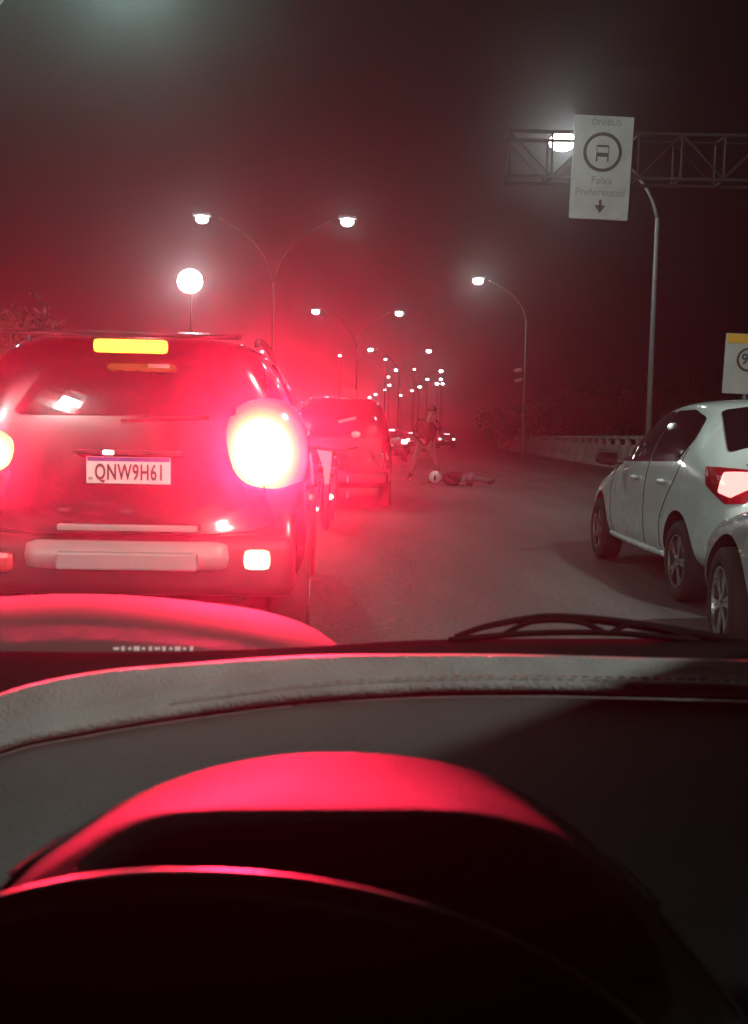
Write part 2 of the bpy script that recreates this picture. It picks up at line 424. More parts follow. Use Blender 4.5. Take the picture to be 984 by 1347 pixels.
for i, (px, py) in enumerate(dl):
    Y = F_PX * (9.0 - CAM_H) / max(572 - py + (px - 492) * 0.021, 6)
    p = P(px, py, Y)
    root = empty('distant_lamp', (p.x, Y, 0), label=dlab[i], cat='street lamp', group='distant street lamps over the far road')
    bm = bmesh.new(); add_tube(bm, [(0, 0, 0), (0, 0, p.z)], [0.09, 0.05], 6); from_bm('pole', bm, M['truss'], root)
    bm = bmesh.new(); s = random.uniform(0.7, 1.2) * Y / 150 * 0.2; add_ball(bm, (0, -0.1, p.z), s, 1.3, 1, 0.8, 2)
    from_bm('lamp_glass', bm, M['lampfar'], root, smooth=True)

# white board on the second median pole
p = P(460, 519, 71.7)
bm = bmesh.new(); add_box(bm, (0, 0, 0), (0.95, 0.05, 0.8), None, 0.01)
o = from_bm('direction_board', bm, M['signwhite'], label='small white board on the median pole left of the standing man', cat='sign'); o.location = p
# two cameras on the second right pole
for k, (px, py) in enumerate([(681, 487), (682, 500)]):
    p = P(px, py, 56.3)
    root = empty('traffic_camera', p, label=['upper of two white traffic cameras on the curved lamp pole', 'lower of two white traffic cameras on the curved lamp pole'][k], cat='camera', group='traffic cameras on the lamp pole')
    bm = bmesh.new(); add_box(bm, (0, 0, 0), (0.42, 0.3, 0.2), Matrix.Rotation(R(-15), 3, 'Y'), 0.04); from_bm('camera_body', bm, M['signwhite'], root)
    bm = bmesh.new(); add_tube(bm, [(0, 0, 0.02), (P(690, 500, 56.4).x - p.x, 0.1, -0.03)], 0.03, 8); from_bm('bracket', bm, M['galv'], root)

# ---------------------------------------------------------------- lettering helper
def lettering(txt, size, m, parent, loc, rot=(math.pi / 2, 0, 0), extrude=0.003, sx=1.0, offset=0.0, space=1.0):
    cu = bpy.data.curves.new('lettering', 'FONT'); cu.body = txt; cu.size = size
    cu.align_x = 'CENTER'; cu.align_y = 'CENTER'; cu.extrude = extrude; cu.offset = offset; cu.space_character = space
    o = bpy.data.objects.new('lettering', cu); COL.objects.link(o)
    dg = bpy.context.evaluated_depsgraph_get()
    me = bpy.data.meshes.new_from_object(o.evaluated_get(dg))
    bpy.data.objects.remove(o); bpy.data.curves.remove(cu)
    o = bpy.data.objects.new('lettering', me); COL.objects.link(o)
    me.materials.clear(); me.materials.append(m)
    o.parent = parent; o.location = loc; o.rotation_euler = rot; o.scale = (sx, 1, 1)
    return o
def ring_bm(bm, r0, r1, y0, y1, seg=40, cx=0, cz=0):
    a = [[bm.verts.new((cx + r * math.cos(2 * math.pi * k / seg), y, cz + r * math.sin(2 * math.pi * k / seg))) for k in range(seg)] for r, y in ((r0, y0), (r1, y0), (r1, y1), (r0, y1))]
    for i in range(4):
        for k in range(seg):
            bm.faces.new((a[i][k], a[i][(k + 1) % seg], a[(i + 1) % 4][(k + 1) % seg], a[(i + 1) % 4][k]))
# ---------------------------------------------------------------- gantry and signs
GY = 24.6
g = empty('sign_gantry', (0, GY, 0), label='dark lattice gantry crossing above the right lanes', cat='gantry')
a0, a1 = P(668, 178, GY), P(668, 236, GY)
zt, zb_, xl, xr = a0.z, a1.z, a0.x, 9.25
bm = bmesh.new()
for z in (zt, zb_):
    for dy in (-0.35, 0.35): add_box(bm, ((xl + xr) / 2, dy, z), (xr - xl, 0.07, 0.07))
from_bm('chord', bm, M['truss'], g)
bm = bmesh.new(); nb = 6; w = (xr - xl) / nb
for k in range(nb + 1):
    for dy in (-0.35, 0.35): add_tube(bm, [(xl + k * w, dy, zb_), (xl + k * w, dy, zt)], 0.03, 6)
    for z in (zt, zb_): add_tube(bm, [(xl + k * w, -0.35, z), (xl + k * w, 0.35, z)], 0.025, 6)
    if k < nb:
        for dy in (-0.35, 0.35): add_tube(bm, [(xl + k * w, dy, zb_ if k % 2 else zt), (xl + (k + 1) * w, dy, zt if k % 2 else zb_)], 0.025, 6)
from_bm('lattice_braces', bm, M['truss'], g)
bm = bmesh.new(); add_tube(bm, [(xr + 0.1, 0, 0), (xr + 0.05, 0, zt + 0.1)], [0.24, 0.17], 16); from_bm('column', bm, M['truss'], g, smooth=True)

sc_ = P(791, 221, GY - 0.5)
sg = empty('bus_lane_sign', sc_, label='tall white bus lane sign with circled bus and down arrow hanging from gantry', cat='sign')
sg.rotation_euler = (0, R(1.6), 0)
W_, H_ = 76 / 1300 * 24.1, 130 / 1300 * 24.1
bm = bmesh.new(); add_box(bm, (0, 0, 0), (W_, 0.05, H_), None, 0.015); from_bm('panel', bm, M['signwhite'], sg)
bm = bmesh.new(); ring_bm(bm, 0.385, 0.46, -0.045, -0.02, cz=0.36); from_bm('ring_mark', bm, M['signink'], sg)
bm = bmesh.new()          # bus seen from the front
add_box(bm, (0, -0.035, 0.50), (0.26, 0.012, 0.045), None, 0.004)
add_box(bm, (0, -0.035, 0.30), (0.3, 0.012, 0.09), None, 0.004)
for s in (-1, 1):
    add_box(bm, (s * 0.14, -0.034, 0.40), (0.016, 0.01, 0.22))
    add_box(bm, (s * 0.135, -0.035, 0.2), (0.035, 0.012, 0.12))
from_bm('bus_symbol', bm, M['signink'], sg)
lettering('ÔNIBUS', 0.2, M['signfaded'], sg, (0.05, -0.03, H_ / 2 - 0.16))
lettering('Faixa', 0.25, M['signfaded'], sg, (0.02, -0.03, -0.30))
lettering('Preferencial', 0.25, M['signfaded'], sg, (0, -0.03, -0.58))
bm = bmesh.new()
add_box(bm, (0.02, -0.035, -0.83), (0.06, 0.012, 0.16))
vs = [bm.verts.new((0.02 + x, y, z)) for y in (-0.041, -0.029) for x, z in ((-0.13, -0.88), (0.13, -0.88), (0, -1.06))]
bm.faces.new(vs[:3]); bm.faces.new(vs[3:][::-1])
for i in range(3): bm.faces.new((vs[i], vs[(i + 1) % 3], vs[3 + (i + 1) % 3], vs[3 + i]))
from_bm('arrow_mark', bm, M['signink'], sg)
bm = bmesh.new()
for s in (-0.45, 0.45): add_box(bm, (s, 0.09, 0.25), (0.06, 0.12, 1.4))
from_bm('hanger', bm, M['truss'], sg)

c0 = P(979, 479, 20.5)
s9 = empty('speed_limit_sign', (c0.x, 20.5, 0), label='white speed limit sign with yellow top band and circled 90', cat='sign')
s9.rotation_euler = (0, R(1.5), 0)
w9, h9 = 62 / 1300 * 20.5, 78 / 1300 * 20.5
bm = bmesh.new(); add_box(bm, (0, 0, c0.z), (w9, 0.04, h9), None, 0.012); from_bm('panel', bm, M['signwhite'], s9)
bm = bmesh.new(); add_box(bm, (0, -0.022, c0.z + h9 / 2 - 0.105), (w9 - 0.03, 0.02, 0.19), None, 0.006); from_bm('yellow_band', bm, M['signyellow'], s9)
bm = bmesh.new(); ring_bm(bm, 0.2, 0.245, -0.04, -0.015, cz=c0.z + 0.09); from_bm('ring_mark', bm, M['signink'], s9)
lettering('90', 0.3, M['signink'], s9, (0, -0.026, c0.z + 0.09), offset=0.006)
bm = bmesh.new(); add_tube(bm, [(0, 0.06, 0), (0, 0.06, c0.z + h9 / 2)], 0.045, 10); from_bm('post', bm, M['galv'], s9, smooth=True)

# ---------------------------------------------------------------- vegetation
def tree(X, Y, H, W, label, m='leaf', n=900, trunk_h=0.35, name='tree', size=0.3):
    root = empty(name, (X, Y, -0.16), label=label, cat='tree' if name == 'tree' else 'bush')
    bm = bmesh.new()
    add_tube(bm, spline([(0, 0, 0), (0.1, 0, H * trunk_h * 0.6), (-0.1, 0.1, H * trunk_h), (0.05, 0, H * 0.7)], 4), [0.2 * H / 6 * (1 - 0.055 * k) for k in range(13)], 8)
    cl = []
    for k in range(11):
        a = random.uniform(0, 6.28); rr = random.uniform(0.2, 0.42) * W; zz = random.uniform(trunk_h + 0.02, 0.88) * H
        c = Vector((rr * math.cos(a), rr * math.sin(a), zz)); cl.append((c, random.uniform(0.14, 0.26) * W))
        add_tube(bm, [(0, 0, max(zz - 0.25 * H, H * trunk_h * 0.6)), c * 0.6 + Vector((0, 0, zz * 0.36)), c], [0.05 * H / 6, 0.035 * H / 6, 0.015], 6)
    cl.append((Vector((0, 0, H * 0.84)), 0.2 * W))
    from_bm('trunk', bm, M['bark'], root, smooth=True)
    bm = bmesh.new()
    for _ in range(n):
        c, r = random.choice(cl)
        d = Vector((random.gauss(0, 1), random.gauss(0, 1), random.gauss(0, 0.8))).normalized() * r * random.uniform(0.45, 1.2)
        p = c + d
        s = size * random.uniform(0.5, 1.2)
        q = Euler((random.uniform(0, 6.28), random.uniform(0, 6.28), random.uniform(0, 6.28))).to_matrix()
        v = [bm.verts.new(p + q @ Vector(k) * s) for k in ((-0.5, 0, 0), (0, -0.28, 0.05), (0.55, 0, 0), (0, 0.28, 0.05))]
        bm.faces.new(v)
    from_bm('crown', bm, M[m], root)
tree(19.5, 78, 5.4, 8.5, 'dim bushy tree directly behind the lamp pole with cameras', 'leafdry', 7000, size=0.27)
tree(15.5, 82, 4.9, 5.5, 'lower rounded tree between the standing man and the camera pole', 'leaf', 5000, size=0.27)
tree(25.5, 84, 6.6, 8.0, 'taller ragged tree right of the camera pole', 'leafdry', 7000, size=0.27)
tree(12.9, 96, 3.8, 6, 'small dark tree at the far end of the parapet', 'leaf', 1400, size=0.45)
tree(21.5, 66, 3.2, 6.5, 'low scrubby tree behind the parapet rail', 'leaf', 4500, 0.15, size=0.26)
tree(-12.8, 33, 5.2, 4.6, 'dim tree past the left edge of the SUV roof', 'leaf', 2200, size=0.3)
tree(32, 75, 5.0, 9, 'dark tree behind the roof of the white sedan', 'leaf', 4000, size=0.3)

# ---------------------------------------------------------------- cars
def ring_half(s):
    y, zb, wl, wm, zm, wb, zbelt, wt, zt = s
    return [(0, zb), (wl * 0.8, zb), (wl, zb + 0.07), (wm, zm), (wb, zbelt), (wt + 0.02, zt - 0.09), (wt * 0.86, zt - 0.01), (wt * 0.45, zt + 0.015), (0, zt + 0.02)]
def car_body(stations, arches, mname, wheel_w=0.32):
    bm = bmesh.new(); rings = []
    for s in stations:
        h = ring_half(s); pts = [(x, z) for x, z in h] + [(-x, z) for x, z in h[-2:0:-1]]
        rings.append([bm.verts.new((x, s[0], z)) for x, z in pts])
    n = len(rings[0])
    for a, b in zip(rings, rings[1:]):
        for k in range(n): bm.faces.new((a[k], a[(k + 1) % n], b[(k + 1) % n], b[k]))
    bm.faces.new(rings[0][::-1]); bm.faces.new(rings[-1])
    bmesh.ops.recalc_face_normals(bm, faces=bm.faces[:])
    me = bpy.data.meshes.new('body'); bm.to_mesh(me); bm.free()
    me.materials.append(M[mname]); me.materials.append(M['liner'])
    o = bpy.data.objects.new('body', me); COL.objects.link(o)
    sub = o.modifiers.new('s', 'SUBSURF'); sub.levels = 3; sub.render_levels = 3
    apply_mods(o)
    dg = bpy.context.evaluated_depsgraph_get()
    bmt = bmesh.new(); bmt.from_mesh(o.data); bvh = BVHTree.FromBMesh(bmt); bmt.free()
    cut = bmesh.new()
    for (yw, zw, rw, w) in arches:
        for s in (-1, 1):
            add_lathe(cut, [(s * (w - wheel_w), rw), (s * (w + 0.4), rw)], 48, 'X', (0, yw, zw))
            b_ = [v for v in cut.verts]
    bmesh.ops.recalc_face_normals(cut, faces=cut.faces[:])
    cm = bpy.data.meshes.new('cut'); cut.to_mesh(cm); cut.free(); cm.materials.append(M['liner'])
    co = bpy.data.objects.new('cut', cm); COL.objects.link(co)
    bo = o.modifiers.new('b', 'BOOLEAN'); bo.operation = 'DIFFERENCE'; bo.solver = 'EXACT'; bo.object = co
    bo.material_mode = 'TRANSFER'
    dg = bpy.context.evaluated_depsgraph_get()
    me2 = bpy.data.meshes.new_from_object(o.evaluated_get(dg)); o.modifiers.clear(); o.data = me2
    bpy.data.objects.remove(co)
    for p in o.data.polygons:
        p.use_smooth = o.data.materials[p.material_index] != M['liner']
    bmx = bmesh.new(); bmx.from_mesh(o.data)
    for e in bmx.edges:
        if len(e.link_faces) == 2 and e.calc_face_angle(0) > 0.7: e.smooth = False
    bmx.to_mesh(o.data); bmx.free()
    return o, bvh
def fillet(poly, r, n=4):
    out = []
    m = len(poly)
    for i in range(m):
        p0, p1, p2 = Vector(poly[i - 1]), Vector(poly[i]), Vector(poly[(i + 1) % m])
        a, b = p0 - p1, p2 - p1
        ra, rb = min(r, a.length * 0.45), min(r, b.length * 0.45)
        A, B = p1 + a.normalized() * ra, p1 + b.normalized() * rb
        for k in range(n + 1):
            t = k / n
            out.append((1 - t) ** 2 * A + 2 * t * (1 - t) * p1 + t * t * B)
    return out
def patch(name, bvh, d, poly, mat_, parent, off=0.004, thick=0.006, r=0.03, cuts=3, extra=None):
    """Lay a filleted outline (u across, z up) on the body, seen along the direction d; it is a thin closed shell."""
    d = Vector(d).normalized(); up = Vector((0, 0, 1)); u = up.cross(d).normalized() * -1
    if abs(d.z) > 0.9: u, up = Vector((1, 0, 0)), Vector((0, 1, 0))
    pts = fillet(poly, r)
    bm = bmesh.new()
    f = bm.faces.new([bm.verts.new((p.x, p.y, 0)) for p in pts])
    bmesh.ops.triangulate(bm, faces=[f])
    for _ in range(cuts):
        es = [e for e in bm.edges if e.calc_length() > 0.07]
        if not es: break
        bmesh.ops.subdivide_edges(bm, edges=es, cuts=1)
        bmesh.ops.triangulate(bm, faces=bm.faces[:])
    ok = True
    base = {}
    for v in bm.verts:
        o3 = u * v.co.x + up * v.co.y
        hit = bvh.ray_cast(o3 - d * 6, d)
        if hit[0] is None:
            hit = bvh.find_nearest(o3 - d * 0.9) + (None,)
            base[v] = (hit[0], hit[1])
        else: base[v] = (hit[0], hit[1])
    for v, (p, nn) in base.items():
        if nn.dot(d) > 0: nn = -nn
        v.co = p + nn * (off + thick)
    top = bm.faces[:]
    r_ = bmesh.ops.extrude_face_region(bm, geom=top)
    for v in [x for x in r_['geom'] if isinstance(x, bmesh.types.BMVert)]:
        near = bvh.find_nearest(v.co)
        v.co = v.co + (near[0] - v.co) * 1.3 if near[0] else v.co
    return from_bm(name, bm, mat_, parent, smooth=False, **(extra or {}))
def seam(bvh, d, pts, parent, w=0.008, name='door_gap'):
    d = Vector(d).normalized(); up = Vector((0, 0, 1)); u = up.cross(d).normalized() * -1
    pts = spline([Vector((a, b, 0)) for a, b in pts], 5)
    P3 = []
    for p in pts:
        hit = bvh.ray_cast(u * p.x + up * p.y - d * 6, d)
        if hit[0] is not None: P3.append(hit[0] + hit[1] * 0.001)
    if len(P3) > 1:
        bm = bmesh.new(); add_tube(bm, P3, w / 2, 6); from_bm(name, bm, M['gap'], parent, smooth=True)
def wheel(parent, x, y, r, side, spokes=5, steer=0.0, width=0.2, hub=0.66, detail=True):
    """The tyre is the wheel's own mesh; rim and bolts hang from it."""
    bm = bmesh.new(); w = width / 2; rr = r * hub
    add_lathe(bm, [(-w * 0.8, rr), (-w, rr * 1.08), (-w * 0.98, r * 0.93), (-w * 0.8, r * 0.985), (-w * 0.3, r), (w * 0.3, r), (w * 0.8, r * 0.985), (w * 0.98, r * 0.93), (w, rr * 1.08), (w * 0.8, rr), (-w * 0.8, rr)], 40)
    t = from_bm('wheel', bm, M['rubber'], parent, smooth=True)
    t.location = (x, y, r); t.rotation_euler = (0, 0, steer)
    s = side; bm = bmesh.new()
    add_lathe(bm, [(s * w * 0.75, rr * 1.0), (s * w * 0.95, rr * 0.99), (s * w * 0.95, rr * 0.93), (s * w * 0.2, rr * 0.88), (s * w * -0.6, rr * 0.86)], 40)
    if detail:
        for k in range(spokes):
            a = 2 * math.pi * k / spokes + 0.3
            for da in (-0.13, 0.13):
                q = Matrix.Rotation(a + da, 3, 'X')
                c = q @ Vector((0, 0, rr * 0.5)) + Vector((s * w * 0.72, 0, 0))
                m = Matrix.Translation(c) @ q.to_4x4() @ Matrix.Diagonal((0.024, rr * 0.13, rr * 0.86, 1))
                bmesh.ops.create_cube(bm, size=1, matrix=m)
        add_lathe(bm, [(s * w * 0.4, rr * 0.22), (s * w * 0.85, rr * 0.2), (s * w * 0.95, rr * 0.1), (s * w * 0.95, 0)], 20)
    rim = from_bm('rim', bm, M['alloy'], t, smooth=False)
    bm = bmesh.new(); add_lathe(bm, [(0.0, rr * 0.86), (s * w * 0.1, rr * 0.84), (s * w * 0.1, 0)], 28)
    from_bm('brake_disc', bm, M['liner'], t)
    return t
def plate(parent, loc, text=None, rot=0.0, size=(0.4, 0.13)):
    bm = bmesh.new(); add_box(bm, (0, 0, 0), (size[0], 0.012, size[1]), None, 0.005)
    p = from_bm('licence_plate', bm, M['plate'], parent); p.location = loc; p.rotation_euler = (rot, 0, 0)
    bm = bmesh.new(); add_box(bm, (0, -0.0075, size[1] / 2 - 0.012), (size[0] - 0.012, 0.003, 0.018)); from_bm('plate_band', bm, M['platebar'], p)
    if text:
        lettering(text, 0.105, M['ink'], p, (0.006, -0.009, -0.012), extrude=0.001, sx=0.6, offset=0.0022, space=1.12)
        lettering('BR', 0.018, M['ink'], p, (-0.178, -0.009, -0.04), extrude=0.001)
    return p

# -------- black SUV straight ahead (local: +y forward, rear bumper near y = 0)
SX, SY = P(165, 617, 4.8).x, 4.82
suv = empty('suv', (SX, SY, 0), R(2.8), label='black SUV straight ahead with glowing brake lamps and silver bumper trim', cat='car')
st = [  # y, zb, wl, wm, zm, wb, zbelt, wt, zt
    (-0.08, 0.50, 0.70, 0.72, 0.62, 0.70, 0.70, 0.60, 0.80),
    (-0.04, 0.44, 0.86, 0.88, 0.66, 0.86, 0.98, 0.66, 1.2),
    (0.02, 0.42, 0.88, 0.89, 0.72, 0.87, 1.12, 0.62, 1.56),
    (0.10, 0.40, 0.87, 0.885, 0.74, 0.85, 1.18, 0.635, 1.645),
    (0.30, 0.36, 0.88, 0.89, 0.74, 0.86, 1.20, 0.65, 1.67),
    (1.20, 0.30, 0.88, 0.89, 0.74, 0.87, 1.20, 0.67, 1.70),
    (2.20, 0.30, 0.88, 0.89, 0.74, 0.87, 1.18, 0.66, 1.68),
    (2.75, 0.30, 0.88, 0.89, 0.74, 0.87, 1.15, 0.64, 1.45),
    (3.15, 0.30, 0.88, 0.89, 0.72, 0.85, 1.05, 0.66, 1.16),
    (3.90, 0.30, 0.86, 0.87, 0.70, 0.80, 0.96, 0.62, 1.06),
    (4.28, 0.34, 0.70, 0.74, 0.62, 0.62, 0.80, 0.45, 0.86)]
body, bv = car_body(st, [(0.78, 0.35, 0.42, 0.9), (3.42, 0.35, 0.42, 0.9)], 'blackpaint')
body.parent = suv
FW = (0, 1, 0)
def rz_(dx, py_, Yr=4.78): # helper: px offsets on the SUV's rear -> local u, z
    p = P(dx, py_, Yr); return (p.x - SX, p.z)
patch('rear_window', bv, FW, [rz_(62, 478), rz_(270, 482), rz_(315, 548), rz_(15, 545)], M['glass'], suv, r=0.06)
def oval(cx, cy_, rx, ry, n=14):
    return [rz_(cx + rx * math.copysign(abs(math.cos(t)) ** .8, math.cos(t)), cy_ - ry * math.copysign(abs(math.sin(t)) ** .8, math.sin(t))) for t in [2 * math.pi * k / n for k in range(n)]]
q1, q2 = rz_(343, 596), rz_(-16, 596)
M['brake'] = bloom_lens('brake_lamp_lens', q1, 0.225, 0.27, 3.2)
M['brakedim'] = bloom_lens('side_brake_lamp_lens', q2, 0.19, 0.14, 7.0)
for (qx, qz), rx_, rz2, nm in ((q1, 0.225, 0.27, 'brake'), (q2, 0.19, 0.14, 'brakedim')):
    bm = bmesh.new(); bmesh.ops.create_uvsphere(bm, u_segments=40, v_segments=24, radius=1)
    for v in bm.verts:      # rounded-square dome let into the corner of the body
        x, y, z = v.co; k = (abs(x) ** 2.6 + abs(z) ** 2.6) ** (1 / 2.6) / max((x * x + z * z) ** .5, 1e-6) if abs(x) + abs(z) > 1e-4 else 1
        v.co = Vector((qx + x / k * rx_, 0.03 + y * 0.11, qz + z / k * rz2))
    from_bm('brake_lamp', bm, M[nm], suv, smooth=True)
# body-colour spoiler with the high brake lamp under it
bm = bmesh.new(); add_box(bm, (0, 0.0, 1.66), (1.12, 0.24, 0.022), Matrix.Rotation(R(8), 3, 'X'), 0.018); from_bm('roof_spoiler', bm, M['blackpaint'], suv)
b0 = P(172, 456, SY - 0.1)
bm = bmesh.new(); add_box(bm, (b0.x - SX, -0.125, b0.z), (0.345, 0.03, 0.062), None, 0.02); from_bm('high_brake_lamp', bm, M['highbrake'], suv)
bm = bmesh.new(); add_box(bm, (0.165, -0.06, b0.z - 0.085), (0.1, 0.01, 0.018)); from_bm('badge', bm, M['insert'], suv)
for s in (-1, 1):
    bm = bmesh.new()
    add_tube(bm, spline([(s * 0.6, 0.45, 1.65), (s * 0.6, 0.52, 1.69), (s * 0.61, 1.2, 1.705), (s * 0.6, 2.1, 1.69), (s * 0.6, 2.2, 1.66)], 5), 0.018, 8)
    from_bm('roof_rail', bm, M['darksteel'], suv, smooth=True)
# bumper with satin silver insert
bm = bmesh.new(); add_box(bm, (0, -0.03, 0.55), (1.66, 0.2, 0.30), None, 0.07); bump_ = from_bm('bumper', bm, M['plastic'], suv, smooth=True)
p0, p1 = P(28, 708, SY - 0.15), P(300, 755, SY - 0.15)
bm = bmesh.new(); add_box(bm, ((p0.x + p1.x) / 2 - SX, -0.09, (p0.z + p1.z) / 2), (p1.x - p0.x, 0.16, p0.z - p1.z), None, 0.068)
from_bm('bumper_insert', bm, M['insert'], bump_, smooth=True)
bm = bmesh.new(); add_box(bm, ((p0.x + p1.x) / 2 - SX + 0.01, -0.15, (p0.z + p1.z) / 2 - 0.02), (0.66, 0.11, 0.085), None, 0.012)
from_bm('skid_plate', bm, M['insert'], bump_, smooth=False)
p0, p1 = P(80, 690, SY - 0.15), P(252, 699, SY - 0.15)
bm = bmesh.new(); add_box(bm, ((p0.x + p1.x) / 2 - SX, -0.145, (p0.z + p1.z) / 2), (0.66, 0.05, 0.03), Matrix.Rotation(0, 3, 'Y'), 0.008)
from_bm('bumper_step', bm, M['insert'], bump_)
for px, mm in ((335, 'foglit'), (0, 'reflector_glow')):
    q = P(px, 738, SY - 0.15)
    bm = bmesh.new(); add_box(bm, (q.x - SX, -0.125, q.z), (0.125, 0.03, 0.095), None, 0.03)
    from_bm('bumper_lamp', bm, M[mm], bump_)
    bm = bmesh.new(); add_box(bm, (q.x - SX, -0.115, q.z), (0.15, 0.03, 0.12), None, 0.014)
    from_bm('lamp_bezel', bm, M['plastic'], bump_)
q = P(167, 619, SY - 0.1)
plate(suv, (q.x - SX, -0.085, q.z), 'QNW9H61')
# recess garnish above the plate; glowing block added as a street lamp glint
bm = bmesh.new(); add_box(bm, (q.x - SX, -0.09, q.z + 0.085), (0.5, 0.05, 0.025), None, 0.008); from_bm('plate_garnish', bm, M['plastic'], suv)
M['tailglint'] = glow('tailgate_glint_glow', (1.0, 0.9, 0.85), 12.0, (.8, .8, .8))
bm = bmesh.new(); add_box(bm, (q.x - SX - 0.09, -0.11, q.z + 0.085), (0.05, 0.02, 0.02), None, 0.005); from_bm('tailgate_glint', bm, M['tailglint'], suv)
seam(bv, FW, [(-0.66, 1.5), (-0.70, 1.2), (-0.67, 0.95), (-0.62, 0.72), (0.62, 0.72), (0.67, 0.95), (0.70, 1.2), (0.66, 1.5)], suv, name='tailgate_gap')
bm = bmesh.new(); add_tube(bm, [(-0.02, -0.03, 1.24), (0.2, -0.06, 1.262), (0.4, -0.05, 1.27)], 0.008, 6); from_bm('rear_wiper', bm, M['plastic'], suv)
for yw in (0.78, 3.42):
    for s in (-1, 1): wheel(suv, s * 0.78, yw, 0.345, s, detail=False, width=0.225)
for s in (-1, 1):
    patch('side_window', bv, (-s, 0, 0), [(-s * -0.45 if False else (0.5 * s), 1.22), (2.55 * s, 1.2), (2.1 * s, 1.58), (0.65 * s, 1.58)], M['glass'], suv, r=0.06)
bm = bmesh.new(); add_box(bm, (0.55, 0.12, 0.4), (0.09, 0.3, 0.07), None, 0.03); from_bm('exhaust', bm, M['darksteel'], suv)

# -------- dark van / minivan ahead of the SUV
vX = P(446, 600, 16).x
van = empty('van', (vX, 16.0, 0), label='dark unlit van between the SUV and the standing man', cat='car')
st = [(-0.05, 0.45, 0.70, 0.74, 0.62, 0.72, 0.75, 0.6, 0.95), (0.0, 0.38, 0.8, 0.83, 0.66, 0.8, 1.02, 0.62, 1.62), (0.12, 0.32, 0.84, 0.86, 0.7, 0.83, 1.1, 0.66, 1.76),
      (0.5, 0.3, 0.86, 0.88, 0.7, 0.86, 1.12, 0.7, 1.8), (2.4, 0.28, 0.86, 0.88, 0.7, 0.86, 1.1, 0.7, 1.8), (3.0, 0.28, 0.86, 0.88, 0.7, 0.84, 1.06, 0.68, 1.5),
      (3.4, 0.28, 0.84, 0.87, 0.68, 0.8, 0.98, 0.66, 1.12), (4.1, 0.3, 0.8, 0.82, 0.64, 0.72, 0.85, 0.6, 0.94), (4.25, 0.34, 0.6, 0.66, 0.6, 0.56, 0.74, 0.45, 0.8)]
vb, vbv = car_body(st, [(0.75, 0.33, 0.39, 0.88), (3.4, 0.33, 0.39, 0.88)], 'darkpaint')
vb.parent = van
patch('rear_window', vbv, FW, [(-0.58, 1.58), (0.58, 1.58), (0.68, 1.15), (-0.68, 1.15)], M['glass'], van, r=0.06)
for s in (-1, 1):
    patch('tail_lamp', vbv, FW, [(s * 0.68, 1.12), (s * 0.79, 1.1), (s * 0.81, 0.8), (s * 0.72, 0.78)], M['redlens'], van, r=0.03, off=0.006, thick=0.012)
    for yw in (0.75, 3.4): wheel(van, s * 0.76, yw, 0.32, s, detail=False)
bm = bmesh.new(); add_box(bm, (0, -0.04, 0.5), (1.6, 0.18, 0.22), None, 0.06); from_bm('bumper', bm, M['plastic'], van, smooth=True)
bm = bmesh.new(); add_box(bm, (0.12, -0.03, 1.43), (0.3, 0.02, 0.05), Matrix.Rotation(R(-14), 3, 'Y'), 0.008); from_bm('window_pale_strip', bm, M['clearlens'], van)  # pale strip fixed on the rear window
bm = bmesh.new(); add_box(bm, (0.15, -0.14, 0.48), (0.03, 0.02, 0.1), None, 0.006); from_bm('reflector_strip', bm, M['clearlens'], van)
bm = bmesh.new(); add_box(bm, (0.15, -0.14, 0.22), (0.03, 0.02, 0.1), None, 0.006); from_bm('reflector_strip', bm, M['clearlens'], van)
bm = bmesh.new(); add_box(bm, (0.74, -0.02, 0.86), (0.09, 0.02, 0.13), Matrix.Rotation(R(-20), 3, 'Y'), 0.01); from_bm('lamp_highlight', bm, M['clearlens'], van)  # pale plate standing in for a highlight on the tail lamp

# -------- white sedan on the right
sd = empty('sedan', (3.13, 6.42, 0), label='white sedan with one red tail lamp, filling the right edge', cat='car')
st = [(-0.03, 0.42, 0.62, 0.66, 0.6, 0.64, 0.74, 0.5, 0.84),
      (0.01, 0.34, 0.76, 0.78, 0.62, 0.75, 0.86, 0.60, 1.02),
      (0.12, 0.30, 0.82, 0.835, 0.64, 0.81, 0.96, 0.64, 1.08),
      (0.34, 0.28, 0.85, 0.865, 0.66, 0.845, 1.02, 0.64, 1.12),
      (0.62, 0.26, 0.86, 0.875, 0.66, 0.855, 1.05, 0.58, 1.30),
      (0.95, 0.24, 0.86, 0.875, 0.66, 0.86, 1.05, 0.60, 1.48),
      (1.40, 0.22, 0.86, 0.875, 0.66, 0.86, 1.04, 0.62, 1.53),
      (2.10, 0.21, 0.86, 0.875, 0.66, 0.86, 1.02, 0.62, 1.53),
      (2.55, 0.21, 0.86, 0.875, 0.66, 0.855, 1.00, 0.60, 1.44),
      (3.05, 0.21, 0.86, 0.87, 0.66, 0.84, 0.97, 0.62, 1.16),
      (3.35, 0.22, 0.85, 0.86, 0.65, 0.82, 0.92, 0.64, 0.99),
      (4.00, 0.24, 0.82, 0.83, 0.62, 0.76, 0.80, 0.58, 0.86),
      (4.25, 0.26, 0.72, 0.75, 0.56, 0.66, 0.68, 0.48, 0.74),
      (4.33, 0.32, 0.5, 0.55, 0.5, 0.5, 0.6, 0.4, 0.64)]
sb, sbv = car_body(st, [(0.95, 0.31, 0.375, 0.875), (3.58, 0.31, 0.375, 0.875)], 'whitepaint')
sb.parent = sd
LS = (1, 0, 0)       # looking from the left side toward +x; u = y * sgn
def side(poly, s=-1):   # (y, z) -> patch u for the left (s=-1) or right side
    d = Vector((-s, 0, 0)); u = Vector((0, 0, 1)).cross(d).normalized() * -1
    return [(y * u.y, z) for y, z in poly]
def side_patch(name, b, poly, m, par, s=-1, **k): return patch(name, b, (-s, 0, 0), side(poly, s), m, par, **k)
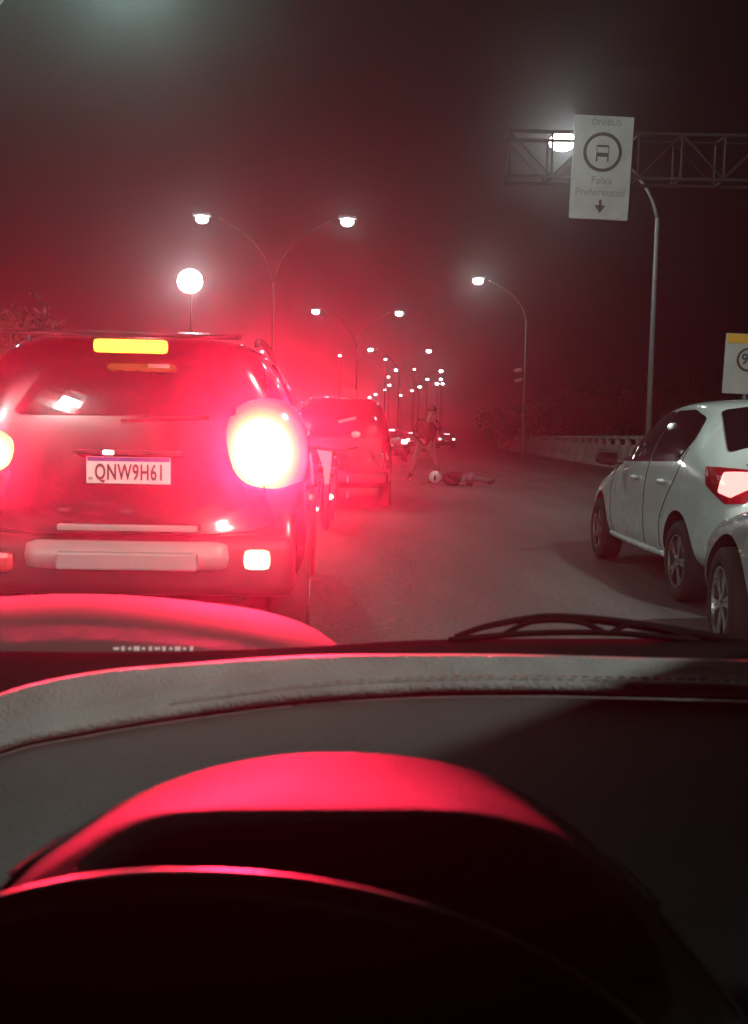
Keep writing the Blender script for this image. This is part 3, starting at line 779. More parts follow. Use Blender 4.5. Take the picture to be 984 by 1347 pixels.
def side_seam(b, poly, par, s=-1, **k): return seam(b, (-s, 0, 0), side(poly, s), par, **k)
for s in (-1, 1):
    side_patch('door_window', sbv, [(1.88, 1.03), (2.98, 1.0), (2.50, 1.345), (2.15, 1.43), (1.90, 1.445)], M['glass'], sd, s, r=0.035)
    side_patch('door_window', sbv, [(1.12, 1.05), (1.83, 1.03), (1.85, 1.445), (1.40, 1.445), (1.08, 1.38), (1.0, 1.22)], M['glass'], sd, s, r=0.05)
    side_seam(sbv, [(1.86, 1.04), (1.87, 0.7), (1.86, 0.34)], sd, s)
    side_seam(sbv, [(3.0, 1.0), (3.08, 0.8), (3.05, 0.5), (3.0, 0.32)], sd, s)
    side_seam(sbv, [(1.02, 1.15), (1.06, 0.95), (1.22, 0.78), (1.38, 0.6), (1.42, 0.36)], sd, s)
    side_seam(sbv, [(1.42, 0.33), (2.2, 0.31), (3.0, 0.31)], sd, s)
    for yh in (1.32, 2.12):
        bm = bmesh.new(); add_tube(bm, spline([(0, -0.08, 0), (-0.03 * -s * -1, -0.05, 0), (s * 0.035, 0, 0.004), (s * 0.03, 0.05, 0), (0, 0.08, 0)], 4), 0.014, 8)
        h = from_bm('door_handle', bm, M['whitepaint'], sd, smooth=True); h.location = (s * 0.868, yh, 0.885)
    # mirror on a stalk
    bm = bmesh.new(); add_box(bm, (s * 0.985, 2.76, 1.04), (0.2, 0.13, 0.14), Matrix.Rotation(R(-10) * s, 3, 'Y'), 0.05)
    add_box(bm, (s * 0.89, 2.78, 1.0), (0.12, 0.07, 0.05), None, 0.015)
    mi = from_bm('wing_mirror', bm, M['plastic'], sd, smooth=True)
    bm = bmesh.new(); add_box(bm, (s * 0.985, 2.692, 1.04), (0.16, 0.012, 0.1), None, 0.004); from_bm('mirror_glass', bm, M['glass'], mi)
    bm = bmesh.new(); add_tube(bm, spline([(s * 0.815, 1.38, 0.31), (s * 0.822, 1.8, 0.3), (s * 0.822, 2.8, 0.3), (s * 0.815, 3.14, 0.31)], 5), 0.028, 8); from_bm('sill_trim', bm, M['whitepaint'], sd, smooth=True)
    # tail lamp wraps round the corner
    d = Vector((-s * 0.55, 1, 0)).normalized(); u = Vector((0, 0, 1)).cross(d).normalized() * -1
    def cu(x, y): return (Vector((x, y, 0)).dot(u))
    pol = [(cu(s * 0.85, 0.42), 1.02), (cu(s * 0.60, 0.0), 1.0), (cu(s * 0.60, 0.0), 0.90), (cu(s * 0.72, 0.0), 0.80), (cu(s * 0.80, 0.1), 0.79), (cu(s * 0.85, 0.36), 0.90)]
    tl = patch('tail_lamp', sbv, d, pol, M['redlens'], sd, r=0.02, off=0.006, thick=0.012)
    pol = [(cu(s * 0.81, 0.16), 0.98), (cu(s * 0.62, 0.0), 0.985), (cu(s * 0.62, 0.0), 0.92), (cu(s * 0.72, 0.0), 0.88), (cu(s * 0.78, 0.07), 0.83), (cu(s * 0.82, 0.17), 0.86)]
    patch('lit_reflector', sbv, d, pol, M['whitebrake'], tl, r=0.015, off=0.02, thick=0.008)
    for yw in (0.95, 3.58): wheel(sd, s * 0.765, yw, 0.305, s, spokes=5)
patch('rear_window', sbv, Vector((0, 1, -0.75)), [(-0.55, 2.17), (0.55, 2.17), (0.66, 1.50), (-0.66, 1.50)], M['glass'], sd, r=0.04)
plate(sd, (0, -0.045, 0.83))
bm = bmesh.new(); add_box(bm, (0, 0.03, 0.43), (1.5, 0.16, 0.2), None, 0.06); from_bm('bumper', bm, M['whitepaint'], sd, smooth=True)
seam(sbv, FW, [(-0.62, 1.05), (-0.6, 0.8), (-0.55, 0.62), (0.55, 0.62), (0.6, 0.8), (0.62, 1.05)], sd, name='boot_gap')
patch('windscreen', sbv, (0, -1, -0.3), [(-0.58, 0.62), (0.58, 0.62), (0.66, 0.2), (-0.66, 0.2)], M['glass'], sd, r=0.04)

# -------- silver car whose front wheel shows at the right edge
nc = empty('hatchback', (2.77, 1.85, 0), label='silver car nosing in beside the white sedan, only its front wheel and wing showing', cat='car')
st2 = [(0.0, 0.35, 0.7, 0.74, 0.6, 0.72, 0.9, 0.55, 1.1), (0.1, 0.28, 0.82, 0.84, 0.62, 0.82, 1.0, 0.58, 1.4), (0.5, 0.24, 0.85, 0.86, 0.64, 0.84, 1.03, 0.6, 1.5),
       (1.6, 0.22, 0.85, 0.86, 0.64, 0.84, 1.0, 0.6, 1.51), (2.3, 0.22, 0.85, 0.86, 0.64, 0.84, 0.98, 0.58, 1.38), (2.8, 0.22, 0.85, 0.86, 0.64, 0.83, 0.95, 0.6, 1.1),
       (3.05, 0.22, 0.85, 0.865, 0.62, 0.81, 0.92, 0.66, 0.985), (3.5, 0.22, 0.85, 0.87, 0.6, 0.80, 0.86, 0.64, 0.92), (3.95, 0.22, 0.82, 0.845, 0.56, 0.75, 0.76, 0.58, 0.82),
       (4.16, 0.24, 0.72, 0.74, 0.5, 0.64, 0.64, 0.5, 0.7), (4.24, 0.3, 0.5, 0.54, 0.46, 0.48, 0.56, 0.4, 0.6)]
nb_, nbv = car_body(st2, [(0.9, 0.31, 0.375, 0.86), (3.53, 0.315, 0.385, 0.87)], 'silverpaint')
nb_.parent = nc
for s in (-1, 1):
    side_patch('side_window', nbv, [(0.5, 1.03), (2.75, 0.99), (2.2, 1.4), (0.7, 1.42)], M['glass'], nc, s, r=0.05)
    side_seam(nbv, [(2.8, 0.95), (2.9, 0.6), (2.85, 0.32)], nc, s)
    d = Vector((-s * 0.75, -1, 0)).normalized(); u = Vector((0, 0, 1)).cross(d).normalized() * -1
    def cu(x, y): return (Vector((x, y, 0)).dot(u))
    patch('headlamp', nbv, d, [(cu(s * 0.78, 3.8), 0.76), (cu(s * 0.5, 4.2), 0.68), (cu(s * 0.5, 4.2), 0.58), (cu(s * 0.74, 4.0), 0.58)], M['clearlens'], nc, r=0.02, off=0.005, thick=0.01)
    wheel(nc, s * 0.76, 0.9, 0.31, s, spokes=6); wheel(nc, s * 0.765, 3.53, 0.315, s, spokes=6, steer=R(-7) , width=0.2)
patch('windscreen', nbv, (0, -1, -0.3), [(-0.58, 0.66), (0.58, 0.66), (0.66, 0.2), (-0.66, 0.2)], M['glass'], nc, r=0.04)

# -------- queue of far cars
far0 = None
for i, (px, Y, lab) in enumerate([(588, 98, 'distant car right of the standing man with four lit lamps'), (522, 62, 'distant car just left of the standing man with a row of lit lamps'), (541, 84, 'distant car half behind the standing man'), (512, 44, 'dark car beside the van with pale lamps')]):
    p = P(px, 568, Y)
    if far0 is None:
        far0 = empty('distant_car', (0, 0, 0), cat='car', group='cars queued on the far road')
        b_, bb = car_body([(0, .4, .75, .8, .6, .78, .9, .6, 1.15), (0.12, .3, .84, .86, .64, .84, 1.0, .6, 1.42), (0.6, .25, .86, .87, .64, .86, 1.0, .62, 1.5), (2.2, .25, .86, .87, .64, .86, 1.0, .62, 1.48), (3.0, .25, .85, .86, .64, .82, .95, .64, 1.0), (4.1, .3, .7, .75, .6, .65, .7, .5, .8)], [(0.8, .31, .37, .87), (3.3, .31, .37, .87)], 'darkpaint')
        b_.parent = far0
        patch('rear_window', bb, FW, [(-0.55, 1.4), (0.55, 1.4), (0.64, 1.08), (-0.64, 1.08)], M['glass'], far0, r=0.05)
        for s in (-1, 1):
            bm = bmesh.new(); add_box(bm, (s * 0.68, -0.02, 0.92), (0.26, 0.1, 0.2), None, 0.03); from_bm('tail_lamp', bm, M['fartail'], far0)
            wheel(far0, s * 0.76, 0.8, 0.31, s, detail=False); wheel(far0, s * 0.76, 3.3, 0.31, s, detail=False)
        bm = bmesh.new(); add_box(bm, (0, 0.1, 1.42), (0.5, 0.04, 0.06), None, 0.01); from_bm('high_brake_lamp', bm, M['fartail'], far0)
        bm = bmesh.new(); add_box(bm, (0, -0.02, 0.75), (0.4, 0.03, 0.13), None, 0.005); from_bm('licence_plate', bm, M['plate'], far0)
        c = far0
    else:
        c = copy_tree(far0)
    c.location = (p.x, Y, 0); c['label'] = lab

# cars following behind, headlamps on (they light the boots ahead and glint in the black tailgate)
for i, (X, Y, lab) in enumerate([(-3.9, -9, 'following car with lit headlamps in the lane to the left, behind the camera'), (2.9, -16, 'following car with lit headlamps in the lane to the right, behind the camera'), (-0.6, -34, 'farthest following car with lit headlamps behind the camera')]):
    c = copy_tree(far0); c.location = (X, Y, 0); c.rotation_euler = (0, 0, math.pi); c['label'] = lab; c['group'] = 'cars following behind the camera'
    c.name = 'following_car'
    for t in (-1, 1):
        bm = bmesh.new(); add_box(bm, (t * 0.6, 4.02, 0.66), (0.24, 0.12, 0.14), None, 0.04); from_bm('headlamp', bm, M['headlit'], c)
# -------- motorcycle standing behind the van
mo = empty('motorcycle', (P(430, 600, 12.4).x, 12.4, 0), label='motorcycle seen from behind beside the right brake lamp of the SUV', cat='motorcycle')
def mtyre(y):
    bm = bmesh.new(); add_lathe(bm, [(-0.04, 0.22), (-0.055, 0.26), (-0.03, 0.3), (0.03, 0.3), (0.055, 0.26), (0.04, 0.22), (-0.04, 0.22)], 28)
    t = from_bm('wheel', bm, M['rubber'], mo, smooth=True); t.location = (0, y, 0.3)
    bm = bmesh.new(); add_lathe(bm, [(-0.03, 0.22), (0.03, 0.22), (0.03, 0.19), (-0.03, 0.19), (-0.03, 0.22)], 28)
    for k in range(6):
        add_tube(bm, [(0, 0, 0), (0, 0.2 * math.cos(k * 1.047), 0.2 * math.sin(k * 1.047))], 0.008, 6)
    from_bm('rim', bm, M['darksteel'], t)
mtyre(0.0); mtyre(1.28)
bm = bmesh.new()
add_tube(bm, [(0, 0, 0.3), (0, 0.4, 0.45), (0, 0.8, 0.75), (0, 1.0, 0.85)], 0.03, 8)
for s in (-1, 1):
    add_tube(bm, [(s * 0.09, 0, 0.3), (s * 0.1, 0.2, 0.68)], 0.02, 8); add_tube(bm, [(s * 0.07, 1.28, 0.3), (s * 0.08, 1.0, 0.95)], 0.02, 8)
from_bm('frame', bm, M['darksteel'], mo, smooth=True)
bm = bmesh.new(); add_box(bm, (0, 0.6, 0.45), (0.26, 0.4, 0.32), None, 0.06); from_bm('engine', bm, M['darksteel'], mo, smooth=True)
bm = bmesh.new(); add_ball(bm, (0, 0.72, 0.82), 0.2, 0.7, 1.2, 0.6, 3); from_bm('fuel_tank', bm, M['redlens'], mo, smooth=True)
bm = bmesh.new(); add_box(bm, (0, 0.22, 0.77), (0.24, 0.62, 0.09), None, 0.04); from_bm('seat', bm, M['plastic'], mo, smooth=True)
bm = bmesh.new()
vs = [[bm.verts.new((x, -0.12 + dy, z)) for x, z in ((-0.12, 1.0), (0.07, 0.98), (0.06, 0.82), (0.03, 0.5), (-0.01, 0.5), (-0.04, 0.78))] for dy in (0, 0.08)]
bm.faces.new(vs[0]); bm.faces.new(vs[1][::-1])
for k in range(6): bm.faces.new((vs[0][k], vs[0][(k + 1) % 6], vs[1][(k + 1) % 6], vs[1][k]))
from_bm('tail_fairing', bm, M['clearlens'], mo)
bm = bmesh.new(); add_tube(bm, spline([(-0.36, 0.85, 1.03), (-0.1, 1.0, 0.98), (0.1, 1.0, 0.98), (0.36, 0.85, 1.03)], 4), 0.013, 8); from_bm('handlebar', bm, M['darksteel'], mo, smooth=True)
for s in (-1, 1):
    bm = bmesh.new(); add_tube(bm, [(s * 0.3, 0.88, 1.02), (s * 0.34, 0.86, 1.16)], 0.007, 6); mm = from_bm('mirror_stalk', bm, M['darksteel'], mo)
    bm = bmesh.new(); add_ball(bm, (s * 0.34, 0.86, 1.2), 0.07, 1, 0.2, 0.7, 2); from_bm('mirror', bm, M['clearlens'], mm, smooth=True)
bm = bmesh.new(); add_ball(bm, (0.05, -0.14, 0.42), 0.05, 1, 0.5, 0.8, 2); from_bm('tail_lamp', bm, M['foglit'], mo, smooth=True)
bm = bmesh.new(); add_ball(bm, (-0.12, -0.1, 0.26), 0.035, 1, 0.5, 0.8, 2); from_bm('reflector_glow', bm, M['foglit'], mo, smooth=True)  # reflector made to glow with the lamp material

# ---------------------------------------------------------------- people
def skin_mesh(name, verts, edges, m, parent, root=0, sub=2):
    me = bpy.data.meshes.new(name)
    me.from_pydata([v[0] for v in verts], edges, [])
    o = bpy.data.objects.new(name, me); COL.objects.link(o)
    o.modifiers.new('s', 'SKIN'); sk = me.skin_vertices[0].data
    for i, v in enumerate(verts):
        r = v[1] if isinstance(v[1], tuple) else (v[1], v[1])
        sk[i].radius = r; sk[i].use_root = (i == root)
    ss = o.modifiers.new('d', 'SUBSURF'); ss.levels = sub; ss.render_levels = sub
    apply_mods(o)
    o.data.materials.clear(); o.data.materials.append(M[m])
    for p in o.data.polygons: p.use_smooth = True
    o.parent = parent
    return o
def person(root, J, mats, bare_legs=False):
    """J: joint positions, local to the person. Skin body, then jacket, trousers and boots as clothing round it."""
    V, E, idx = [], [], {}
    def add(k, r, par=None):
        V.append((J[k], r)); idx[k] = len(V) - 1
        if par is not None: E.append((idx[par], idx[k]))
    add('pelvis', 0.12); add('waist', 0.115, 'pelvis'); add('chest', 0.14, 'waist'); add('neck', 0.055, 'chest'); add('skull', 0.085, 'neck')
    V.append((Vector(J['skull']) + (Vector(J['skull']) - Vector(J['neck'])).normalized() * 0.1, 0.08)); E.append((idx['skull'], len(V) - 1))
    for s in 'lr':
        add('sh' + s, 0.055, 'chest'); add('el' + s, 0.042, 'sh' + s); add('wr' + s, 0.028, 'el' + s)
        add('hip' + s, 0.09, 'pelvis'); add('kn' + s, 0.062, 'hip' + s); add('an' + s, 0.04, 'kn' + s); add('toe' + s, 0.035, 'an' + s)
        w = Vector(J['wr' + s]); d = (w - Vector(J['el' + s])).normalized()
        side_ = d.cross(Vector((0, 1, 0.3))).normalized()
        V.append((w + d * 0.08, (0.036, 0.018))); pi = len(V) - 1; E.append((idx['wr' + s], pi))
        for f in range(4):     # four fingers, gently curled
            a = w + d * 0.1 + side_ * (f - 1.5) * 0.02
            V.append((a, 0.009)); E.append((pi, len(V) - 1))
            V.append((a + d * (0.04 + 0.008 * (1 - abs(f - 1.3))) + Vector((0, 0.012, 0)), 0.008)); E.append((len(V) - 2, len(V) - 1))
        V.append((w + d * 0.05 + side_ * 0.045, 0.01)); E.append((pi, len(V) - 1))
        V.append((w + d * 0.085 + side_ * 0.06, 0.008)); E.append((len(V) - 2, len(V) - 1))
    b = skin_mesh('body', V, E, 'skin', root)
    v = [(Vector(J['pelvis']) - (Vector(J['waist']) - Vector(J['pelvis'])) * 0.9, 0.19), (J['waist'], 0.2), (J['chest'], (0.25, 0.19)), (Vector(J['chest']).lerp(Vector(J['neck']), 0.7), 0.08)]
    e = [(0, 1), (1, 2), (2, 3)]
    for s in 'lr':
        k = len(v); w = Vector(J['el' + s]).lerp(Vector(J['wr' + s]), 0.92)
        v += [(J['sh' + s], 0.1), (J['el' + s], 0.08), (w, 0.06)]; e += [(2, k), (k, k + 1), (k + 1, k + 2)]
    jk = skin_mesh('jacket', v, e, mats[0], root)
    v = [(Vector(J['pelvis']), 0.145)]; e = []
    for s in 'lr':
        k = len(v); cuff = Vector(J['kn' + s]).lerp(Vector(J['an' + s]), 0.75)
        v += [(J['hip' + s], 0.115), (J['kn' + s], 0.08), (cuff, 0.065)]; e += [(0, k), (k, k + 1), (k + 1, k + 2)]
    skin_mesh('trousers', v, e, mats[1], root)
    for s in 'lr':
        a, t = Vector(J['an' + s]), Vector(J['toe' + s]); kn = Vector(J['kn' + s])
        skin_mesh('boot', [(a.lerp(kn, 0.35), 0.055), (a, 0.055), (t, 0.045)], [(0, 1), (1, 2)], mats[2], root)
    # face: nose, eyes, mouth, ears set on the head
    return b
pp = P(557, 632, 25.6)
man = empty('person', (pp.x, 25.6, 0), label='man in dark jacket and pale trousers standing astride over the fallen rider', cat='person')
J = dict(pelvis=(0.0, 0, 0.92), waist=(0.02, -0.02, 1.08), chest=(0.06, -0.06, 1.32), neck=(0.1, -0.12, 1.52), skull=(0.14, -0.17, 1.62),
         shl=(-0.13, -0.02, 1.40), ell=(-0.22, -0.1, 1.13), wrl=(-0.08, -0.24, 1.0), shr=(0.24, -0.06, 1.40), elr=(0.33, -0.2, 1.28), wrr=(0.2, -0.36, 1.42),
         hipl=(-0.1, 0, 0.88), knl=(-0.22, -0.02, 0.5), anl=(-0.32, 0.02, 0.1), toel=(-0.34, -0.14, 0.05),
         hipr=(0.1, 0, 0.88), knr=(0.26, -0.03, 0.55), anr=(0.36, 0.22, 0.14), toer=(0.40, 0.08, 0.06))
man.scale = (1.12, 1.1, 1.1)
person(man, J, ('jacket', 'khaki', 'boot'))
def head_bits(root, c, fwd, up=Vector((0, 0, 1)), hair=True):
    c, f = Vector(c), Vector(fwd).normalized(); s = f.cross(up).normalized(); u = s.cross(f)
    bm = bmesh.new()
    add_ball(bm, c + f * 0.1 - u * 0.01, 0.018, 1, 1, 1.2, 2)
    for k in (-1, 1): add_ball(bm, c + s * k * 0.088, 0.022, 0.5, 1, 1.3, 2)
    from_bm('ears_and_nose', bm, M['skin'], root, smooth=True)
    bm = bmesh.new()
    for k in (-1, 1): add_ball(bm, c + f * 0.083 + s * k * 0.032 + u * 0.02, 0.011, 1, 1, 0.7, 1)
    add_box(bm, c + f * 0.084 - u * 0.05, (0.045, 0.012, 0.01)); from_bm('eyes_and_mouth', bm, M['boot'], root, smooth=True)
    if hair:
        bm = bmesh.new(); add_ball(bm, c + u * 0.045 - f * 0.02, 0.102, 1, 1, 0.95, 3)
        bmesh.ops.delete(bm, geom=[v for v in bm.verts if (v.co - c).dot(u) < 0.03 and (v.co - c).dot(f) > -0.01], context='VERTS')
        from_bm('hair', bm, M['boot'], root, smooth=True)
head_bits(man, (0.15, -0.19, 1.66), (0.15, -1, -0.3))

lp = P(575, 637, 24.4)
rider = empty('person', (lp.x, 24.4, 0), label='fallen rider lying on the road in white helmet and dark jacket', cat='person')
J = dict(pelvis=(0.62, 0.05, 0.16), waist=(0.46, 0.03, 0.17), chest=(0.24, 0.0, 0.19), neck=(0.08, -0.02, 0.2), skull=(-0.02, -0.03, 0.2),
         shl=(0.2, -0.15, 0.14), ell=(0.32, -0.36, 0.08), wrl=(0.54, -0.34, 0.06), shr=(0.2, 0.17, 0.2), elr=(0.0, 0.34, 0.12), wrr=(-0.24, 0.26, 0.07),
         hipl=(0.66, -0.06, 0.14), knl=(0.86, -0.2, 0.30), anl=(0.72, -0.36, 0.06), toel=(0.84, -0.42, 0.05),
         hipr=(0.68, 0.12, 0.16), knr=(1.02, 0.2, 0.16), anr=(1.36, 0.3, 0.07), toer=(1.46, 0.26, 0.16))
person(rider, J, ('jacket', 'jeans', 'boot'))
bm = bmesh.new(); add_ball(bm, (-0.06, -0.04, 0.19), 0.165, 0.95, 0.95, 1.0, 3); hm = from_bm('helmet', bm, M['helmet'], rider, smooth=True)
bm = bmesh.new()
for a in range(12):
    pass
add_ball(bm, (-0.068, -0.135, 0.185), 0.09, 0.5, 0.85, 1.0, 3); from_bm('visor', bm, M['visor'], hm, smooth=True).rotation_euler = (0, 0, 0)
bp = P(604, 632, 25.2)
bm = bmesh.new(); add_box(bm, (0, 0, 0.07), (0.34, 0.2, 0.14), Matrix.Rotation(0.3, 3, 'Z'), 0.05)
o = from_bm('backpack', bm, M['khaki'], label='small pale bag on the road by the hip of the fallen rider', cat='bag', smooth=True); o.location = (bp.x, 25.3, 0)
sp = P(634, 627, 26)
bm = bmesh.new(); add_box(bm, (0, 0, 0.045), (0.28, 0.1, 0.09), Matrix.Rotation(0.5, 3, 'Z'), 0.04)
o = from_bm('shoe', bm, M['helmet'], label='loose pale shoe on the road past the feet of the rider', cat='shoe', smooth=True); o.location = (sp.x, 26, 0)

# ---------------------------------------------------------------- the car the picture is taken from
own = empty('dashboard', (0, 0.8, 0), label='dark dashboard, bonnet edge and wiper of the car one looks out of', cat='car interior')
def place(o):
    o.location = -Vector(own.location); return o
def loft(name, rows, m, n=8, smooth=True, thick=None, **k):
    """rows of world points -> a smooth sheet."""
    R_ = [spline(r, n) for r in rows]
    bm = bmesh.new(); prev = None
    for r in R_:
        vs = [bm.verts.new(p) for p in r]
        if prev:
            for a in range(len(vs) - 1): bm.faces.new((prev[a], prev[a + 1], vs[a + 1], vs[a]))
        prev = vs
    par = k.pop('parent', own)
    o = from_bm(name, bm, M[m], par, smooth=smooth)
    if thick:
        md = o.modifiers.new('t', 'SOLIDIFY'); md.thickness = thick; md.offset = -1; apply_mods(o)
        for p in o.data.polygons: p.use_smooth = smooth
    if par == own: place(o)
    return o
def row(pts, Y):
    return [P(x, y, Y) for x, y in pts]
def crow(pts, Y):      # a row of the cowl: never sinks under the dashboard top
    return [P(x, y, min(Y, 0.965 - 0.465 * max((y - 926) / 404, 0.02) ** 0.8 - 0.004)) for x, y in pts]
xs_ = (-260, -120, 0, 120, 250, 400, 550, 700, 850, 1000, 1150, 1300)
def off(base, dy): return [(x, y + dy) for x, y in base]
E0 = [(-260, 1040), (-120, 968), (0, 912), (120, 884), (250, 872), (400, 862), (550, 860), (700, 861), (850, 865), (1000, 868), (1150, 874), (1300, 882), (1700, 905), (2200, 950)]   # far lip of the ledge
E1 = [(-260, 1132), (-120, 1050), (0, 985), (120, 958), (250, 937), (400, 918), (550, 909), (700, 907), (850, 910), (1000, 914), (1150, 920), (1300, 930), (1700, 955), (2200, 1005)]  # near side of the ledge
def mid(a, b, t, dy=0): return [(x0, y0 + (y1 - y0) * t + dy) for (x0, y0), (x1, y1) in zip(a, b)]
# black screen border and scuttle
S0 = [(-260, 880), (-120, 862), (0, 857), (120, 858), (250, 857), (400, 851), (550, 842), (700, 840), (850, 840), (1000, 842), (1150, 845), (1300, 850), (1700, 870), (2200, 905)]
loft('scuttle', [row(S0, 1.24), row(mid(S0, E0, 0.5), 1.185), row(off(E0, 14), 1.12)], 'softblack', thick=0.01)
loft('dashboard_ledge', [row(off(E0, 10), 1.09), row(E0, 1.075), row(off(E0, 4), 1.06), row(mid(E0, E1, 0.35), 1.045), row(mid(E0, E1, 0.6), 1.02), row(off(mid(E0, E1, 1), -14), 0.995), row(off(mid(E0, E1, 1), -9), 0.985), row(off(E1, 4), 0.984)], 'ledge', thick=0.004)
# stitches along the near edge of the ledge
stl = spline(row(off(E1, -17), 0.992), 16)
bm = bmesh.new(); acc = 0
for a, b in zip(stl[60:], stl[61:]):
    L = (b - a).length; t = 0
    while acc + (L - t) > 0.012:
        t += 0.012 - acc; acc = 0
        c = a.lerp(b, min(t / L, 1)); add_box(bm, c + Vector((0, 0, 0.001)), (0.007, 0.003, 0.002))
    acc += L - t
o = from_bm('stitching', bm, M['thread'], own); o['kind'] = 'stuff'; place(o)
loft('ledge_groove', [row(off(E1, 2), 0.985), row(off(E1, 8), 0.99)], 'softblack')  # soft black strip along the groove by the ledge
def ydash(py): return 0.257 * 1300 / (py - 572)
D0 = off(E1, 9)
rows_ = [row(off(E1, 10), 0.972), row(off(E1, 16), 0.965)]
for t in (0.12, 0.3, 0.5, 0.7, 0.85, 1.0):
    r_ = []
    for (x, y) in E1:
        yy = y + 16 + (1330 - y) * t
        r_.append(P(x, yy, 0.965 + (0.5 - 0.965) * t ** 0.8))
    rows_.append(r_)
loft('dashboard_top', rows_, 'dash', thick=0.01)
# instrument cowl: low arch, its top face tilted a little to the driver, a crease, then the near face
C_top = [(-40, 1215), (20, 1150), (100, 1092), (180, 1046), (260, 1015), (350, 996), (440, 990), (540, 996), (630, 1016), (710, 1056), (790, 1118), (860, 1190), (960, 1310), (1060, 1450)]
C_cr = [(-30, 1235), (30, 1175), (110, 1122), (190, 1078), (260, 1066), (350, 1065), (440, 1065), (540, 1065), (620, 1070), (700, 1092), (775, 1146), (845, 1216), (935, 1330), (1040, 1470)]
C_lo = [(-20, 1260), (40, 1215), (120, 1172), (200, 1156), (270, 1150), (350, 1150), (440, 1155), (540, 1165), (620, 1190), (690, 1225), (760, 1270), (825, 1320), (920, 1420), (1020, 1540)]
cow = loft('instrument_cowl', [crow(off(C_top, 12), 0.76), crow(C_top, 0.735), crow(off(C_top, 3), 0.73), crow(mid(C_top, C_cr, 0.5), 0.65), crow(mid(C_top, C_cr, 0.93), 0.577), crow(off(C_cr, 0), 0.569), crow(off(C_cr, 5), 0.565), crow(mid(C_cr, C_lo, 0.5), 0.548), crow(C_lo, 0.532), crow(off(C_lo, 90), 0.515), crow(off(C_lo, 300), 0.49)], 'cowl', thick=0.006)
# cluster hood / wheel rim arc with dark face
W0 = [(-160, 1260), (-80, 1212), (0, 1180), (80, 1160), (160, 1149), (240, 1146), (340, 1150), (430, 1162), (520, 1182), (620, 1215), (720, 1262), (800, 1315), (870, 1380)]
bm = bmesh.new()
add_tube(bm, spline(row(off(W0, 20), 0.46), 8), 0.0085, 14); o = from_bm('cluster_hood_rim', bm, M['gloss'], own, smooth=True); place(o)
loft('cluster_hood_face', [row(off(W0, 24), 0.462), row(off(W0, 70), 0.452), row(off(W0, 190), 0.43), row(off(W0, 420), 0.40)], 'softblack', thick=0.004)
# bonnet
B0 = [(-260, 812), (-120, 792), (0, 785), (100, 781), (200, 785), (300, 796), (360, 807), (410, 825), (448, 851)]
loft('bonnet', [[p + Vector((0, 0.55, -0.22)) for p in row(B0, 1.75)], row(off(B0, 6), 1.85), row(B0, 1.75), row(off(B0, 22), 1.6), row(off(B0, 60), 1.4), row(off(B0, 110), 1.3)], 'bonnet', thick=0.004)
# pale blocks standing in for the chassis number mirrored in the windscreen
bm = bmesh.new()
for k in range(12):
    c = P(153 + k * 9, 853, 1.245); add_box(bm, c, (0.004 + 0.003 * (k % 3 == 0), 0.003, 0.003 + 0.002 * (k % 2)))
o = from_bm('chassis_number_reflection', bm, M['clearlens'], own); place(o)
# wiper: curved arm rising from the scuttle, blade below it
wy = 1.235
arm = spline(row([(598, 838), (640, 824), (700, 813), (740, 812), (800, 817), (870, 827), (935, 838), (1010, 850)], wy), 6)
bm = bmesh.new(); add_tube(bm, arm, [0.0035 + 0.004 * k / len(arm) for k in range(len(arm))], 8); o = from_bm('wiper_arm', bm, M['softblack'], own, smooth=True); place(o)
bm = bmesh.new(); add_tube(bm, spline(row([(590, 842), (700, 833), (810, 833), (920, 843)], wy - 0.01), 6), 0.004, 8)
add_tube(bm, spline(row([(660, 836), (700, 818), (760, 818), (800, 834)], wy - 0.005), 5), 0.0035, 8)
add_tube(bm, spline(row([(800, 834), (830, 822), (880, 830), (915, 842)], wy - 0.005), 5), 0.0035, 8)
o = from_bm('wiper_blade', bm, M['softblack'], own, smooth=True); place(o)
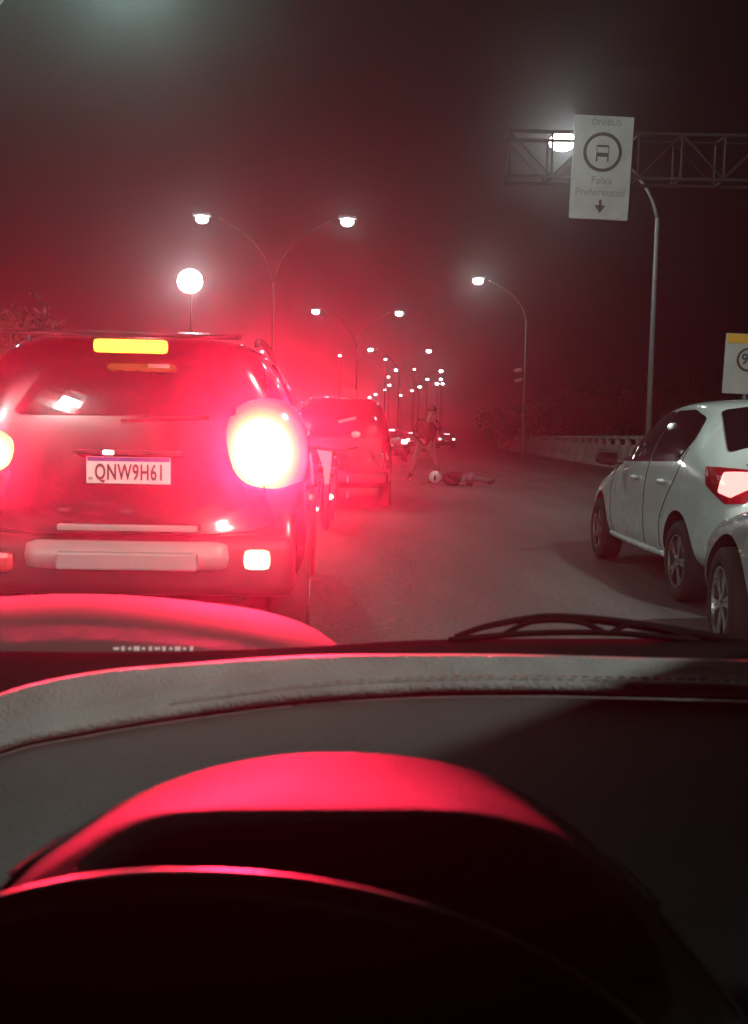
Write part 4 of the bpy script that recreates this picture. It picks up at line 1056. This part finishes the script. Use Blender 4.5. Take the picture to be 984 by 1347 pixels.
# unseen cabin shell; roof front stretched forward at right to shade the dash
bm = bmesh.new()
RP = [(-0.42, -2.02), (-0.42, 0.34), (-0.2, 0.36), (0.05, 0.38), (0.2, 0.42), (0.35, 0.5), (0.5, 0.62), (0.65, 0.76), (0.8, 0.88), (1.0, 0.95), (1.36, 0.95), (1.36, -2.02)]
lo_, hi_ = [bm.verts.new((x, y, 1.505)) for x, y in RP], [bm.verts.new((x, y, 1.56)) for x, y in RP]
bm.faces.new(lo_[::-1]); bm.faces.new(hi_)
for k in range(len(RP)): bm.faces.new((lo_[k], lo_[(k + 1) % len(RP)], hi_[(k + 1) % len(RP)], hi_[k]))
o = from_bm('cabin_shade_roof', bm, M['softblack'], own); place(o)
for x, n_ in ((-0.42, 'door_panel'), (1.36, 'door_panel')):
    bm = bmesh.new(); add_box(bm, (x, -0.9, 1.05), (0.05, 2.3, 0.9), None, 0.02); o = from_bm(n_, bm, M['softblack'], own); place(o)
bm = bmesh.new(); add_box(bm, (0.35, -2.0, 1.0), (1.5, 0.06, 1.0), None, 0.02); o = from_bm('rear_seat', bm, M['softblack'], own); place(o)
# its headlamps, low on the nose of the car
def spot(name, loc, target, W, col, size, blend, parent=None, rad=0.07):
    l = bpy.data.lights.new(name, 'SPOT'); l.energy = W; l.color = col; l.spot_size = R(size); l.spot_blend = blend; l.shadow_soft_size = rad
    o = bpy.data.objects.new(name, l); COL.objects.link(o)
    d = (Vector(target) - Vector(loc)).normalized()
    o.rotation_euler = d.to_track_quat('-Z', 'Y').to_euler(); o.location = Vector(loc)
    if parent: o.parent = parent; o.location = Vector(loc) - Vector(parent.location)
    return o
for x in (-0.75, 0.55):
    spot('headlamp_light', (x, 2.5, 0.62), (x * 1.1, 12, 0.2), 12, (1, 0.93, 0.82), 60, 0.6, own)
spot('headlamp_light', (2.2, 6.0, 0.62), (2.3, 7.0, 0.5), 1.5, (1, 0.8, 0.55), 120, 0.9, nc, 0.05)

# the reflectors of the brake lamps throw their light straight back
for px, W in ((348, 4300), (-20, 1300)):
    q = P(px, 596, SY - 0.12)
    spot('brake_lamp_light', q, (q.x * 0.6 + 0.23, 0, 1.15), W, (1.0, 0.016, 0.06), 50, 1.0, suv, 0.12)
# ---------------------------------------------------------------- scattering air, added in place of windscreen and lens glare
hb = bmesh.new(); add_box(hb, (0, 395, 6.9), (1430, 1050, 15.8))
hz = from_bm('glare_haze', hb, None, kind='stuff')
hm_ = bpy.data.materials.new('glare_haze_air'); hm_.use_nodes = True
nt = hm_.node_tree; nt.nodes.clear()
out = nt.nodes.new('ShaderNodeOutputMaterial'); pv = nt.nodes.new('ShaderNodeVolumePrincipled')
pv.inputs['Color'].default_value = (0.9, 0.9, 0.9, 1); pv.inputs['Density'].default_value = HAZE_DENSITY; pv.inputs['Anisotropy'].default_value = HAZE_G
nt.links.new(pv.outputs[0], out.inputs['Volume'])
hz.data.materials.append(hm_)
